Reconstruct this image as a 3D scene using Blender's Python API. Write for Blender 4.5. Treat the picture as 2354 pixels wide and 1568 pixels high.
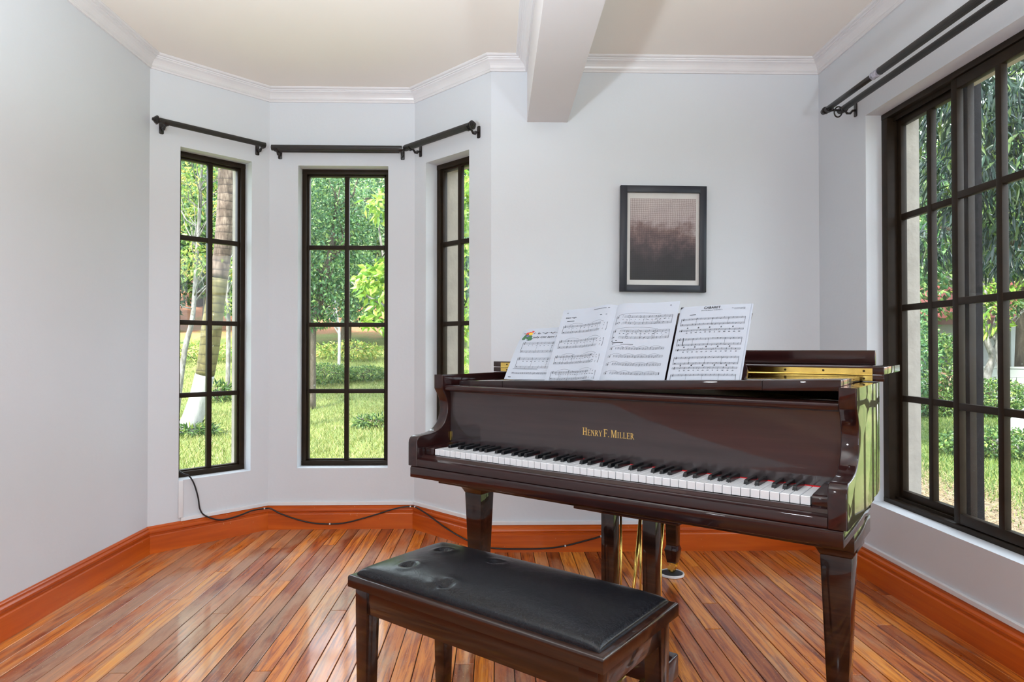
import bpy, bmesh, math, random
import numpy as np
from mathutils import Vector, Matrix

for o in list(bpy.data.objects):
    bpy.data.objects.remove(o, do_unlink=True)
SC = bpy.context.scene
COL = SC.collection
R = random.Random(7)
RG = np.random.default_rng(11)

# ------------------------------------------------------------------ camera
H = 1.0872
cam = bpy.data.cameras.new('camera'); cam.sensor_width = 36.0
cam.lens = 36.0 * 1500.1 / 2354.0
cam.clip_start = 0.05; cam.clip_end = 400
camo = bpy.data.objects.new('camera', cam); COL.objects.link(camo)
camo.location = (0, 0, H)
camo.rotation_euler = (math.pi / 2 + 0.0117, 0, -0.0237)
SC.camera = camo

# ------------------------------------------------------------------ world, sun, exposure
wd = bpy.data.worlds.new('sky'); SC.world = wd; wd.use_nodes = True
wn = wd.node_tree.nodes; bg = wn['Background']
bg.inputs[0].default_value = (0.80, 0.90, 1.0, 1); bg.inputs[1].default_value = 4.2
sun = bpy.data.lights.new('sun', 'SUN'); sun.energy = 11.0; sun.angle = math.radians(6); sun.color = (1.0, 0.95, 0.84)
suno = bpy.data.objects.new('sun', sun); COL.objects.link(suno)
suno.rotation_euler = (math.radians(40), 0, math.radians(-28))   # high sun behind the house
SC.view_settings.view_transform = 'Standard'; SC.view_settings.look = 'None'
SC.view_settings.gamma = 1.0; SC.view_settings.use_curve_mapping = False
SC.view_settings.exposure = 0.52

# out-of-frame point lights: the room's ceiling lamp, plus added fill
def lamp(name, loc, energy, radius, color):
    l = bpy.data.lights.new(name, 'POINT'); l.energy = energy; l.shadow_soft_size = radius; l.color = color
    o = bpy.data.objects.new(name, l); COL.objects.link(o); o.location = loc
    return o
lamp('ceiling_lamp_light', (0.97, 0.55, 2.50), 6, 0.05, (0.84, 0.93, 1.0))
lamp('fill_light', (0.6, -2.2, 1.65), 9, 0.10, (0.80, 0.91, 1.0))  # unseen fill added behind the camera to brighten the room
lamp('fill_light', (-1.05, 0.15, 1.55), 11, 0.08, (0.84, 0.93, 1.0))  # added fill on the left, lifts the right wall and floor
def ceiling_fill(loc, pitch, yaw, energy):      # added spots aimed upward to brighten the ceiling, no real fixtures
    l = bpy.data.lights.new('ceiling_fill', 'SPOT'); l.energy = energy; l.shadow_soft_size = 0.07; l.color = (0.78, 0.90, 1.0)
    l.spot_size = math.radians(112); l.spot_blend = 0.9
    o = bpy.data.objects.new('ceiling_fill', l); COL.objects.link(o); o.location = loc
    o.rotation_euler = (math.radians(180 - pitch), 0, math.radians(yaw))
ceiling_fill((-0.75, 0.6, 1.30), 29, 0, 225)
ceiling_fill((1.05, 0.2, 1.30), 26, 0, 150)

# ------------------------------------------------------------------ room dimensions
XL, YB, D, XR1, XW = -1.849, 3.5119, 0.4707, -0.4993, 1.7596
YF = -4.2                     # end of the room behind the camera
ZC = 2.66                     # ceiling
ZS, ZT = 0.365, 2.20          # window openings
BX1, BX2, BZ = 0.165, 0.383, 2.312
TH = 0.25
A = Vector((XL, YB)); B = Vector((XL + D, YB + D)); C = Vector((XR1, YB + D)); DD = Vector((XR1 + D, YB)); E = Vector((XW, YB))

# ------------------------------------------------------------------ materials
def new_mat(name):
    m = bpy.data.materials.new(name); m.use_nodes = True
    nt = m.node_tree; b = nt.nodes['Principled BSDF']
    return m, nt, b
def N(nt, t, **kw):
    n = nt.nodes.new(t)
    for k, v in kw.items():
        if k.startswith('i_'):
            n.inputs[k[2:].replace('_', ' ')].default_value = v
        else:
            setattr(n, k, v)
    return n
def ramp(nt, stops):
    r = nt.nodes.new('ShaderNodeValToRGB'); cr = r.color_ramp
    while len(cr.elements) < len(stops): cr.elements.new(0.5)
    for e, (p, c) in zip(cr.elements, stops):
        e.position = p; e.color = (c[0], c[1], c[2], 1)
    return r
def coords(nt, kind='Object', scale=(1, 1, 1), rot=(0, 0, 0)):
    t = nt.nodes.new('ShaderNodeTexCoord'); m = nt.nodes.new('ShaderNodeMapping')
    m.inputs['Scale'].default_value = scale; m.inputs['Rotation'].default_value = rot
    nt.links.new(t.outputs[kind], m.inputs['Vector'])
    return m
def simple(name, col, rough=0.5, metal=0.0, noise=0.0, nscale=8.0, bump=0.0, coat=0.0, spec=0.5, bscale=None):
    m, nt, b = new_mat(name)
    b.inputs['Base Color'].default_value = (*col, 1); b.inputs['Roughness'].default_value = rough
    b.inputs['Metallic'].default_value = metal; b.inputs['Coat Weight'].default_value = coat
    b.inputs['Coat Roughness'].default_value = 0.05
    b.inputs['Specular IOR Level'].default_value = spec
    mp = coords(nt)
    if noise:
        nz = N(nt, 'ShaderNodeTexNoise', i_Scale=nscale, i_Detail=4.0)
        nt.links.new(mp.outputs[0], nz.inputs['Vector'])
        r = ramp(nt, [(0.3, [c * (1 - noise) for c in col]), (0.7, [min(1, c * (1 + noise)) for c in col])])
        nt.links.new(nz.outputs[0], r.inputs[0]); nt.links.new(r.outputs[0], b.inputs['Base Color'])
    if bump:
        nz = N(nt, 'ShaderNodeTexNoise', i_Scale=bscale or nscale * 4, i_Detail=5.0)
        nt.links.new(mp.outputs[0], nz.inputs['Vector'])
        bp = N(nt, 'ShaderNodeBump', i_Strength=bump, i_Distance=0.01)
        nt.links.new(nz.outputs[0], bp.inputs['Height']); nt.links.new(bp.outputs[0], b.inputs['Normal'])
    return m

M = {}
OD = 0.57            # plants and soil reflect little light compared with the white room
def od(c): return tuple(v * OD for v in c)
M['wall'] = simple('wall_paint', (0.695, 0.722, 0.765), 0.6, noise=0.02, nscale=1.5, bump=0.06, bscale=55, spec=0.3)
M['ceil'] = simple('ceiling_paint', (0.92, 0.86, 0.79), 0.7, noise=0.02, nscale=1.0, spec=0.2)
M['beam'] = simple('beam_paint', (0.74, 0.71, 0.71), 0.55, noise=0.02, nscale=2, bump=0.05, bscale=30, spec=0.3)
M['crown'] = simple('crown_paint', (0.78, 0.76, 0.77), 0.28, noise=0.03, nscale=6, bump=0.05, bscale=20)
M['ext'] = simple('exterior_plaster', (0.42, 0.375, 0.33), 0.8, noise=0.12, nscale=9, bump=0.3, bscale=30)
M['winframe'] = simple('bronze_aluminium', (0.022, 0.014, 0.0082), 0.45, noise=0.15, nscale=20, spec=0.18)
M['duct'] = simple('white_plastic_duct', (0.80, 0.80, 0.82), 0.4)
M['rod'] = simple('black_rod_metal', (0.018, 0.016, 0.015), 0.38, noise=0.2, nscale=30)
M['iron'] = simple('dark_iron', (0.014, 0.010, 0.010), 0.32)
M['wrap'] = simple('crinkled_plastic', (0.45, 0.45, 0.55), 0.2, noise=0.5, nscale=60, bump=0.6, bscale=90)
M['cable'] = simple('black_cable', (0.010, 0.010, 0.013), 0.35)
M['brass'] = simple('polished_brass', (0.83, 0.60, 0.16), 0.20, metal=1.0, noise=0.12, nscale=25)
M['gold'] = simple('gold_leaf', (0.86, 0.63, 0.20), 0.30, metal=0.85)
M['ivory'] = simple('white_key', (0.80, 0.82, 0.86), 0.22, coat=0.3)
M['ebony'] = simple('black_key', (0.008, 0.009, 0.011), 0.22)
M['felt'] = simple('red_felt', (0.70, 0.012, 0.020), 0.9)
M['ink'] = simple('ink', (0.030, 0.032, 0.04), 0.7)
M['paper'] = simple('paper', (0.47, 0.515, 0.60), 0.65, noise=0.02, nscale=6)
M['frameblack'] = simple('picture_frame_black', (0.010, 0.012, 0.022), 0.38)
M['mat'] = simple('picture_mat', (0.66, 0.64, 0.62), 0.6, noise=0.03, nscale=30)
M['darkrubber'] = simple('dark_rubber', (0.02, 0.022, 0.026), 0.7)
M['whiteplastic'] = simple('white_plastic', (0.80, 0.80, 0.80), 0.35)
M['interior'] = simple('piano_inside_black', (0.006, 0.005, 0.005), 0.6)
M['screw'] = simple('dark_screw', (0.05, 0.035, 0.012), 0.4, metal=0.8)

def wood_mat(name, c0, c1, c2, axis='x', rough=0.12, coat=0.7, gscale=1.0, coat_rough=0.05, smudge=0.0, spec=0.5):
    m, nt, b = new_mat(name)
    sc = {'x': (1.2, 22, 22), 'y': (22, 1.2, 22), 'z': (22, 22, 1.2)}[axis]
    mp = coords(nt, scale=tuple(s * gscale for s in sc))
    nz = N(nt, 'ShaderNodeTexNoise', i_Scale=1.6, i_Detail=7.0, i_Roughness=0.6, i_Distortion=0.6)
    nt.links.new(mp.outputs[0], nz.inputs['Vector'])
    r = ramp(nt, [(0.28, c0), (0.5, c1), (0.75, c2)])
    nt.links.new(nz.outputs[0], r.inputs[0]); nt.links.new(r.outputs[0], b.inputs['Base Color'])
    b.inputs['Roughness'].default_value = rough; b.inputs['Coat Weight'].default_value = coat
    b.inputs['Specular IOR Level'].default_value = spec
    b.inputs['Coat Roughness'].default_value = coat_rough
    if smudge:
        mp2 = coords(nt, scale=(1, 1, 1))
        n2 = N(nt, 'ShaderNodeTexNoise', i_Scale=9.0, i_Detail=5.0, i_Distortion=1.2)
        nt.links.new(mp2.outputs[0], n2.inputs['Vector'])
        mr = N(nt, 'ShaderNodeMapRange'); mr.inputs['From Min'].default_value = 0.35; mr.inputs['From Max'].default_value = 0.65
        mr.inputs['To Min'].default_value = coat_rough; mr.inputs['To Max'].default_value = coat_rough + smudge
        nt.links.new(n2.outputs[0], mr.inputs['Value']); nt.links.new(mr.outputs[0], b.inputs['Coat Roughness'])
    return m
M['mahog'] = wood_mat('mahogany_gloss', (0.012, 0.0035, 0.0038), (0.021, 0.0055, 0.0055), (0.036, 0.010, 0.0085), 'x', 0.30, 0.9, coat_rough=0.012, smudge=0.03, spec=0.1)
M['mahogy'] = wood_mat('mahogany_gloss_depth', (0.012, 0.0035, 0.0038), (0.021, 0.0055, 0.0055), (0.036, 0.010, 0.0085), 'y', 0.30, 0.95, coat_rough=0.012, spec=0.1)
M['fall'] = wood_mat('mahogany_fallboard', (0.022, 0.016, 0.018), (0.030, 0.021, 0.0235), (0.041, 0.026, 0.028), 'x', 0.40, 1.0, coat_rough=0.012, smudge=0.045, spec=0.35)
M['legw'] = wood_mat('walnut_leg', (0.008, 0.003, 0.0022), (0.020, 0.0075, 0.0048), (0.055, 0.024, 0.014), 'x', 0.30, 0.8, gscale=0.8, spec=0.1, coat_rough=0.015)
M['bench'] = wood_mat('walnut_bench', (0.009, 0.0032, 0.0022), (0.020, 0.007, 0.0042), (0.050, 0.020, 0.011), 'x', 0.30, 0.9, gscale=0.9, spec=0.1, coat_rough=0.015)
M['base'] = wood_mat('baseboard_varnish', (0.40, 0.055, 0.004), (0.60, 0.105, 0.007), (0.74, 0.170, 0.014), 'x', 0.35, 0.30, gscale=0.35, coat_rough=0.15, spec=0.3)

def scuffs(m):
    nt = m.node_tree; b = nt.nodes['Principled BSDF']; src = b.inputs['Base Color'].links[0].from_socket
    mp = coords(nt, scale=(22, 22, 9), rot=(0, 0.7, 0))
    nz = N(nt, 'ShaderNodeTexNoise', i_Scale=3.0, i_Detail=3.0, i_Roughness=0.6); nt.links.new(mp.outputs[0], nz.inputs['Vector'])
    r = ramp(nt, [(0.72, (0, 0, 0)), (0.745, (0.8, 0.8, 0.8))]); nt.links.new(nz.outputs[0], r.inputs[0])
    mx = N(nt, 'ShaderNodeMix', data_type='RGBA'); mx.inputs[7].default_value = (0.72, 0.42, 0.22, 1)
    nt.links.new(r.outputs[0], mx.inputs[0]); nt.links.new(src, mx.inputs[6]); nt.links.new(mx.outputs[2], b.inputs['Base Color'])
scuffs(M['base'])

def leather():
    m, nt, b = new_mat('black_leather')
    mp = coords(nt, scale=(1, 1, 1))
    b.inputs['Base Color'].default_value = (0.010, 0.011, 0.015, 1)
    b.inputs['Roughness'].default_value = 0.25; b.inputs['Specular IOR Level'].default_value = 0.32
    v = N(nt, 'ShaderNodeTexVoronoi', i_Scale=260.0)
    nz = N(nt, 'ShaderNodeTexNoise', i_Scale=24.0, i_Detail=7.0, i_Roughness=0.65, i_Distortion=1.6)
    for n in (v, nz): nt.links.new(mp.outputs[0], n.inputs['Vector'])
    ad = N(nt, 'ShaderNodeMath', operation='MULTIPLY_ADD'); ad.inputs[1].default_value = 0.25
    nt.links.new(v.outputs['Distance'], ad.inputs[0]); nt.links.new(nz.outputs[0], ad.inputs[2])
    bp = N(nt, 'ShaderNodeBump', i_Strength=0.16, i_Distance=0.003)
    nt.links.new(ad.outputs[0], bp.inputs['Height']); nt.links.new(bp.outputs[0], b.inputs['Normal'])
    # fine pale wear scratches
    n3 = N(nt, 'ShaderNodeTexNoise', i_Scale=30.0, i_Detail=8.0, i_Roughness=0.7, i_Distortion=3.5)
    nt.links.new(mp.outputs[0], n3.inputs['Vector'])
    r = ramp(nt, [(0.485, (0.006, 0.007, 0.010)), (0.50, (0.030, 0.032, 0.038)), (0.515, (0.006, 0.007, 0.010))])
    nt.links.new(n3.outputs[0], r.inputs[0]); nt.links.new(r.outputs[0], b.inputs['Base Color'])
    return m
M['leather'] = leather()

def floor_mat():
    m, nt, b = new_mat('worn_hardwood')
    oi = nt.nodes.new('ShaderNodeObjectInfo')
    tc = nt.nodes.new('ShaderNodeTexCoord')
    geo = nt.nodes.new('ShaderNodeNewGeometry')
    # grain: long along Y, shifted per plank
    mp = N(nt, 'ShaderNodeMapping'); mp.inputs['Scale'].default_value = (30, 1.6, 30)
    cmb = N(nt, 'ShaderNodeCombineXYZ')
    mu = N(nt, 'ShaderNodeMath', operation='MULTIPLY'); mu.inputs[1].default_value = 37.0
    nt.links.new(oi.outputs['Random'], mu.inputs[0])
    for k in range(3): nt.links.new(mu.outputs[0], cmb.inputs[k])
    va = N(nt, 'ShaderNodeVectorMath', operation='ADD')
    nt.links.new(geo.outputs['Position'], va.inputs[0]); nt.links.new(cmb.outputs[0], va.inputs[1])
    nt.links.new(va.outputs[0], mp.inputs['Vector'])
    g = N(nt, 'ShaderNodeTexNoise', i_Scale=1.5, i_Detail=8.0, i_Roughness=0.65, i_Distortion=0.9)
    nt.links.new(mp.outputs[0], g.inputs['Vector'])
    r1 = ramp(nt, [(0.30, (0.11, 0.020, 0.006)), (0.42, (0.42, 0.100, 0.012)), (0.54, (0.76, 0.255, 0.026)), (0.74, (0.82, 0.37, 0.070))])
    nt.links.new(g.outputs[0], r1.inputs[0])
    # per-plank tone
    r2 = ramp(nt, [(0.0, (0.38, 0.24, 0.20)), (0.2, (0.66, 0.46, 0.40)), (0.5, (0.95, 0.84, 0.78)), (0.8, (1.05, 1.02, 0.95)), (1.0, (1.10, 1.28, 1.40))])
    nt.links.new(oi.outputs['Random'], r2.inputs[0])
    mx = N(nt, 'ShaderNodeMix', data_type='RGBA', blend_type='MULTIPLY'); mx.inputs[0].default_value = 1.0
    nt.links.new(r1.outputs[0], mx.inputs[6]); nt.links.new(r2.outputs[0], mx.inputs[7])
    # worn patches where the varnish is gone: streaky along Y, stronger towards the left half
    mpw = N(nt, 'ShaderNodeMapping'); mpw.inputs['Scale'].default_value = (7, 2.0, 7)
    nt.links.new(va.outputs[0], mpw.inputs['Vector'])
    w = N(nt, 'ShaderNodeTexNoise', i_Scale=1.3, i_Detail=7.0, i_Roughness=0.62)
    nt.links.new(mpw.outputs[0], w.inputs['Vector'])
    w2 = N(nt, 'ShaderNodeTexNoise', i_Scale=0.9, i_Detail=2.0)
    nt.links.new(geo.outputs['Position'], w2.inputs['Vector'])
    sx = N(nt, 'ShaderNodeSeparateXYZ'); nt.links.new(geo.outputs['Position'], sx.inputs[0])
    mr = N(nt, 'ShaderNodeMapRange'); mr.inputs['From Min'].default_value = 0.4; mr.inputs['From Max'].default_value = -1.2
    mr.inputs['To Min'].default_value = -0.03; mr.inputs['To Max'].default_value = 0.10
    nt.links.new(sx.outputs[0], mr.inputs['Value'])
    a1 = N(nt, 'ShaderNodeMath', operation='ADD'); nt.links.new(w.outputs[0], a1.inputs[0]); nt.links.new(mr.outputs[0], a1.inputs[1])
    a2 = N(nt, 'ShaderNodeMath', operation='MULTIPLY_ADD'); a2.inputs[1].default_value = 0.45
    nt.links.new(w2.outputs[0], a2.inputs[0]); nt.links.new(a1.outputs[0], a2.inputs[2])
    wr = ramp(nt, [(0.74, (0, 0, 0)), (0.90, (1, 1, 1))])
    nt.links.new(a2.outputs[0], wr.inputs[0])
    mx2 = N(nt, 'ShaderNodeMix', data_type='RGBA'); mx2.inputs[7].default_value = (0.56, 0.34, 0.20, 1)
    sc_ = N(nt, 'ShaderNodeMath', operation='MULTIPLY'); sc_.inputs[1].default_value = 0.55
    nt.links.new(wr.outputs[0], sc_.inputs[0])
    nt.links.new(sc_.outputs[0], mx2.inputs[0]); nt.links.new(mx.outputs[2], mx2.inputs[6])
    # fine pale flecks
    fl = N(nt, 'ShaderNodeTexNoise', i_Scale=130.0, i_Detail=2.0)
    nt.links.new(geo.outputs['Position'], fl.inputs['Vector'])
    fr = ramp(nt, [(0.66, (0, 0, 0)), (0.72, (1, 1, 1))]); nt.links.new(fl.outputs[0], fr.inputs[0])
    fw = N(nt, 'ShaderNodeMath', operation='MULTIPLY'); nt.links.new(fr.outputs[0], fw.inputs[0]); nt.links.new(w2.outputs[0], fw.inputs[1])
    mx3 = N(nt, 'ShaderNodeMix', data_type='RGBA'); mx3.inputs[7].default_value = (0.62, 0.45, 0.27, 1)
    nt.links.new(fw.outputs[0], mx3.inputs[0]); nt.links.new(mx2.outputs[2], mx3.inputs[6])
    # dark worn-in stains along the boards
    mps = N(nt, 'ShaderNodeMapping'); mps.inputs['Scale'].default_value = (9, 1.1, 9); nt.links.new(va.outputs[0], mps.inputs['Vector'])
    st = N(nt, 'ShaderNodeTexNoise', i_Scale=1.9, i_Detail=8.0, i_Roughness=0.72, i_Distortion=0.5); nt.links.new(mps.outputs[0], st.inputs['Vector'])
    sr = ramp(nt, [(0.60, (0, 0, 0)), (0.70, (0.75, 0.75, 0.75))]); nt.links.new(st.outputs[0], sr.inputs[0])
    mx4 = N(nt, 'ShaderNodeMix', data_type='RGBA'); mx4.inputs[7].default_value = (0.10, 0.035, 0.025, 1)
    nt.links.new(sr.outputs[0], mx4.inputs[0]); nt.links.new(mx3.outputs[2], mx4.inputs[6])
    nt.links.new(mx4.outputs[2], b.inputs['Base Color'])
    b.inputs['Specular IOR Level'].default_value = 0.30
    rr = N(nt, 'ShaderNodeMapRange'); rr.inputs['To Min'].default_value = 0.20; rr.inputs['To Max'].default_value = 0.42
    nt.links.new(w.outputs[0], rr.inputs['Value']); nt.links.new(rr.outputs[0], b.inputs['Roughness'])
    b.inputs['Coat Weight'].default_value = 0.60; b.inputs['Coat Roughness'].default_value = 0.10
    bp = N(nt, 'ShaderNodeBump', i_Strength=0.12, i_Distance=0.004)
    nt.links.new(g.outputs[0], bp.inputs['Height']); nt.links.new(bp.outputs[0], b.inputs['Normal'])
    return m
M['plank'] = floor_mat()
M['seam'] = simple('dark_joint', (0.012, 0.007, 0.005), 0.9)

def glass_mat(name, dirt):
    m = bpy.data.materials.new(name); m.use_nodes = True; nt = m.node_tree
    nt.nodes.clear()
    out = N(nt, 'ShaderNodeOutputMaterial'); tr = N(nt, 'ShaderNodeBsdfTransparent'); gl = N(nt, 'ShaderNodeBsdfGlossy')
    gl.inputs['Roughness'].default_value = 0.02; gl.inputs['Color'].default_value = (0.9, 0.95, 1, 1)
    tr.inputs['Color'].default_value = (0.98, 0.985, 0.98, 1)
    df = N(nt, 'ShaderNodeBsdfDiffuse'); df.inputs['Color'].default_value = (0.85, 0.9, 1.0, 1)
    mp = coords(nt, scale=(1, 1, 1))
    nz = N(nt, 'ShaderNodeTexNoise', i_Scale=5.0, i_Detail=6.0, i_Roughness=0.7); nt.links.new(mp.outputs[0], nz.inputs['Vector'])
    n2 = N(nt, 'ShaderNodeTexNoise', i_Scale=260.0, i_Detail=1.0); nt.links.new(mp.outputs[0], n2.inputs['Vector'])
    r = ramp(nt, [(0.35, (0.002, 0.002, 0.002)), (0.75, (dirt, dirt, dirt))]); nt.links.new(nz.outputs[0], r.inputs[0])
    r2 = ramp(nt, [(0.62, (0, 0, 0)), (0.74, (dirt * 2, dirt * 2, dirt * 2))]); nt.links.new(n2.outputs[0], r2.inputs[0])
    ad = N(nt, 'ShaderNodeMath', operation='ADD'); nt.links.new(r.outputs[0], ad.inputs[0]); nt.links.new(r2.outputs[0], ad.inputs[1])
    m1 = N(nt, 'ShaderNodeMixShader'); nt.links.new(ad.outputs[0], m1.inputs[0]); nt.links.new(tr.outputs[0], m1.inputs[1]); nt.links.new(df.outputs[0], m1.inputs[2])
    lw = N(nt, 'ShaderNodeLayerWeight', i_Blend=0.5); pw = N(nt, 'ShaderNodeMath', operation='POWER'); pw.inputs[1].default_value = 5.0
    nt.links.new(lw.outputs['Facing'], pw.inputs[0])
    fr = N(nt, 'ShaderNodeMath', operation='MULTIPLY_ADD'); fr.inputs[1].default_value = 0.6; fr.inputs[2].default_value = 0.010
    nt.links.new(pw.outputs[0], fr.inputs[0])
    m2 = N(nt, 'ShaderNodeMixShader'); nt.links.new(fr.outputs[0], m2.inputs[0]); nt.links.new(m1.outputs[0], m2.inputs[1]); nt.links.new(gl.outputs[0], m2.inputs[2])
    nt.links.new(m2.outputs[0], out.inputs['Surface'])
    return m
M['glass'] = glass_mat('window_glass', 0.015)
M['glassdirty'] = glass_mat('dusty_window_glass', 0.022)

def leaf_mat(name, cols, rough=0.45, trans=0.35):
    if 'leaves' in name and 'mango' not in name: cols = [tuple(v * 1.3 for v in c) for c in cols]
    m = bpy.data.materials.new(name); m.use_nodes = True; nt = m.node_tree
    b = nt.nodes['Principled BSDF']; out = nt.nodes['Material Output']
    geo = nt.nodes.new('ShaderNodeNewGeometry')
    n = len(cols)
    r = ramp(nt, [(i / max(1, n - 1), od(c)) for i, c in enumerate(cols)])
    nt.links.new(geo.outputs['Random Per Island'], r.inputs[0])
    nt.links.new(r.outputs[0], b.inputs['Base Color']); b.inputs['Roughness'].default_value = rough
    t = N(nt, 'ShaderNodeBsdfTranslucent'); nt.links.new(r.outputs[0], t.inputs['Color'])
    mix = N(nt, 'ShaderNodeMixShader'); mix.inputs[0].default_value = trans
    nt.links.new(b.outputs[0], mix.inputs[1]); nt.links.new(t.outputs[0], mix.inputs[2]); nt.links.new(mix.outputs[0], out.inputs['Surface'])
    return m
M['leafdark'] = leaf_mat('dark_glossy_leaves', [(0.03, 0.10, 0.045), (0.075, 0.20, 0.075), (0.15, 0.33, 0.12), (0.36, 0.52, 0.16)], 0.22)
M['leafmid'] = leaf_mat('mid_green_leaves', [(0.035, 0.09, 0.03), (0.08, 0.18, 0.05), (0.15, 0.28, 0.07), (0.32, 0.42, 0.10)], 0.38)
M['leafbright'] = leaf_mat('bright_lime_leaves', [(0.12, 0.30, 0.04), (0.26, 0.48, 0.06), (0.40, 0.60, 0.09), (0.54, 0.66, 0.16)], 0.4, 0.4)
M['leafyellow'] = leaf_mat('yellowing_leaves', [(0.14, 0.28, 0.06), (0.26, 0.42, 0.08), (0.42, 0.52, 0.12), (0.62, 0.50, 0.12)], 0.5, 0.4)
M['leafmango'] = leaf_mat('mango_leaves', [(0.010, 0.040, 0.030), (0.022, 0.065, 0.045), (0.05, 0.11, 0.07), (0.17, 0.27, 0.05)], 0.24, 0.2)
M['leaffar'] = leaf_mat('distant_leaves', [(0.05, 0.13, 0.07), (0.10, 0.22, 0.10), (0.17, 0.33, 0.13), (0.32, 0.46, 0.18)], 0.40, 0.3)
M['grassblade'] = leaf_mat('grass_blades', [(0.13, 0.21, 0.045), (0.24, 0.32, 0.07), (0.36, 0.42, 0.10), (0.46, 0.43, 0.19)], 0.6, 0.3)
M['grassgreen'] = leaf_mat('fresh_grass_blades', [(0.06, 0.14, 0.03), (0.12, 0.24, 0.04), (0.22, 0.34, 0.06), (0.38, 0.42, 0.12)], 0.6, 0.3)
M['straw'] = leaf_mat('dry_straw', [(0.30, 0.20, 0.10), (0.45, 0.33, 0.18), (0.58, 0.46, 0.28)], 0.7, 0.1)

def ground_mat():
    m, nt, b = new_mat('lawn_ground')
    geo = nt.nodes.new('ShaderNodeNewGeometry')
    n1 = N(nt, 'ShaderNodeTexNoise', i_Scale=0.6, i_Detail=6.0); n2 = N(nt, 'ShaderNodeTexNoise', i_Scale=14.0, i_Detail=6.0, i_Roughness=0.7)
    for n in (n1, n2): nt.links.new(geo.outputs['Position'], n.inputs['Vector'])
    r1 = ramp(nt, [(0.3, od((0.15, 0.22, 0.05))), (0.5, od((0.26, 0.33, 0.08))), (0.7, od((0.38, 0.40, 0.14)))]); nt.links.new(n1.outputs[0], r1.inputs[0])
    r2 = ramp(nt, [(0.3, (0.55, 0.6, 0.5)), (0.6, (1.1, 1.1, 1.0))]); nt.links.new(n2.outputs[0], r2.inputs[0])
    mx = N(nt, 'ShaderNodeMix', data_type='RGBA', blend_type='MULTIPLY'); mx.inputs[0].default_value = 1
    nt.links.new(r1.outputs[0], mx.inputs[6]); nt.links.new(r2.outputs[0], mx.inputs[7])
    # red soil on the upper slope
    sx = N(nt, 'ShaderNodeSeparateXYZ'); nt.links.new(geo.outputs['Position'], sx.inputs[0])
    mr = N(nt, 'ShaderNodeMapRange'); mr.inputs['From Min'].default_value = 0.8; mr.inputs['From Max'].default_value = 2.2
    nt.links.new(sx.outputs[2], mr.inputs['Value'])
    n3 = N(nt, 'ShaderNodeTexNoise', i_Scale=0.9, i_Detail=7.0, i_Roughness=0.7); nt.links.new(geo.outputs['Position'], n3.inputs['Vector'])
    ad = N(nt, 'ShaderNodeMath', operation='MULTIPLY'); nt.links.new(mr.outputs[0], ad.inputs[0]); nt.links.new(n3.outputs[0], ad.inputs[1])
    rs = ramp(nt, [(0.24, (0, 0, 0)), (0.42, (1, 1, 1))]); nt.links.new(ad.outputs[0], rs.inputs[0])
    soil = ramp(nt, [(0.3, od((0.34, 0.12, 0.05))), (0.7, od((0.62, 0.30, 0.17)))]); nt.links.new(n2.outputs[0], soil.inputs[0])
    mx2 = N(nt, 'ShaderNodeMix', data_type='RGBA'); nt.links.new(rs.outputs[0], mx2.inputs[0]); nt.links.new(mx.outputs[2], mx2.inputs[6]); nt.links.new(soil.outputs[0], mx2.inputs[7])
    # bare earth strip along the right-hand wall of the house
    mr2 = N(nt, 'ShaderNodeMapRange'); mr2.inputs['From Min'].default_value = 5.5; mr2.inputs['From Max'].default_value = 4.7
    nt.links.new(sx.outputs[0], mr2.inputs['Value'])
    my = N(nt, 'ShaderNodeMapRange'); my.inputs['From Min'].default_value = 1.0; my.inputs['From Max'].default_value = 2.0
    nt.links.new(sx.outputs[0], my.inputs['Value'])
    mm = N(nt, 'ShaderNodeMath', operation='MULTIPLY'); nt.links.new(mr2.outputs[0], mm.inputs[0]); nt.links.new(my.outputs[0], mm.inputs[1])
    earth = ramp(nt, [(0.3, od((0.12, 0.085, 0.05))), (0.7, od((0.40, 0.31, 0.20)))]); nt.links.new(n2.outputs[0], earth.inputs[0])
    mx3 = N(nt, 'ShaderNodeMix', data_type='RGBA'); nt.links.new(mm.outputs[0], mx3.inputs[0]); nt.links.new(mx2.outputs[2], mx3.inputs[6]); nt.links.new(earth.outputs[0], mx3.inputs[7])
    nt.links.new(mx3.outputs[2], b.inputs['Base Color']); b.inputs['Roughness'].default_value = 0.9
    bp = N(nt, 'ShaderNodeBump', i_Strength=0.8, i_Distance=0.05); nt.links.new(n2.outputs[0], bp.inputs['Height']); nt.links.new(bp.outputs[0], b.inputs['Normal'])
    return m
M['ground'] = ground_mat()

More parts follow.
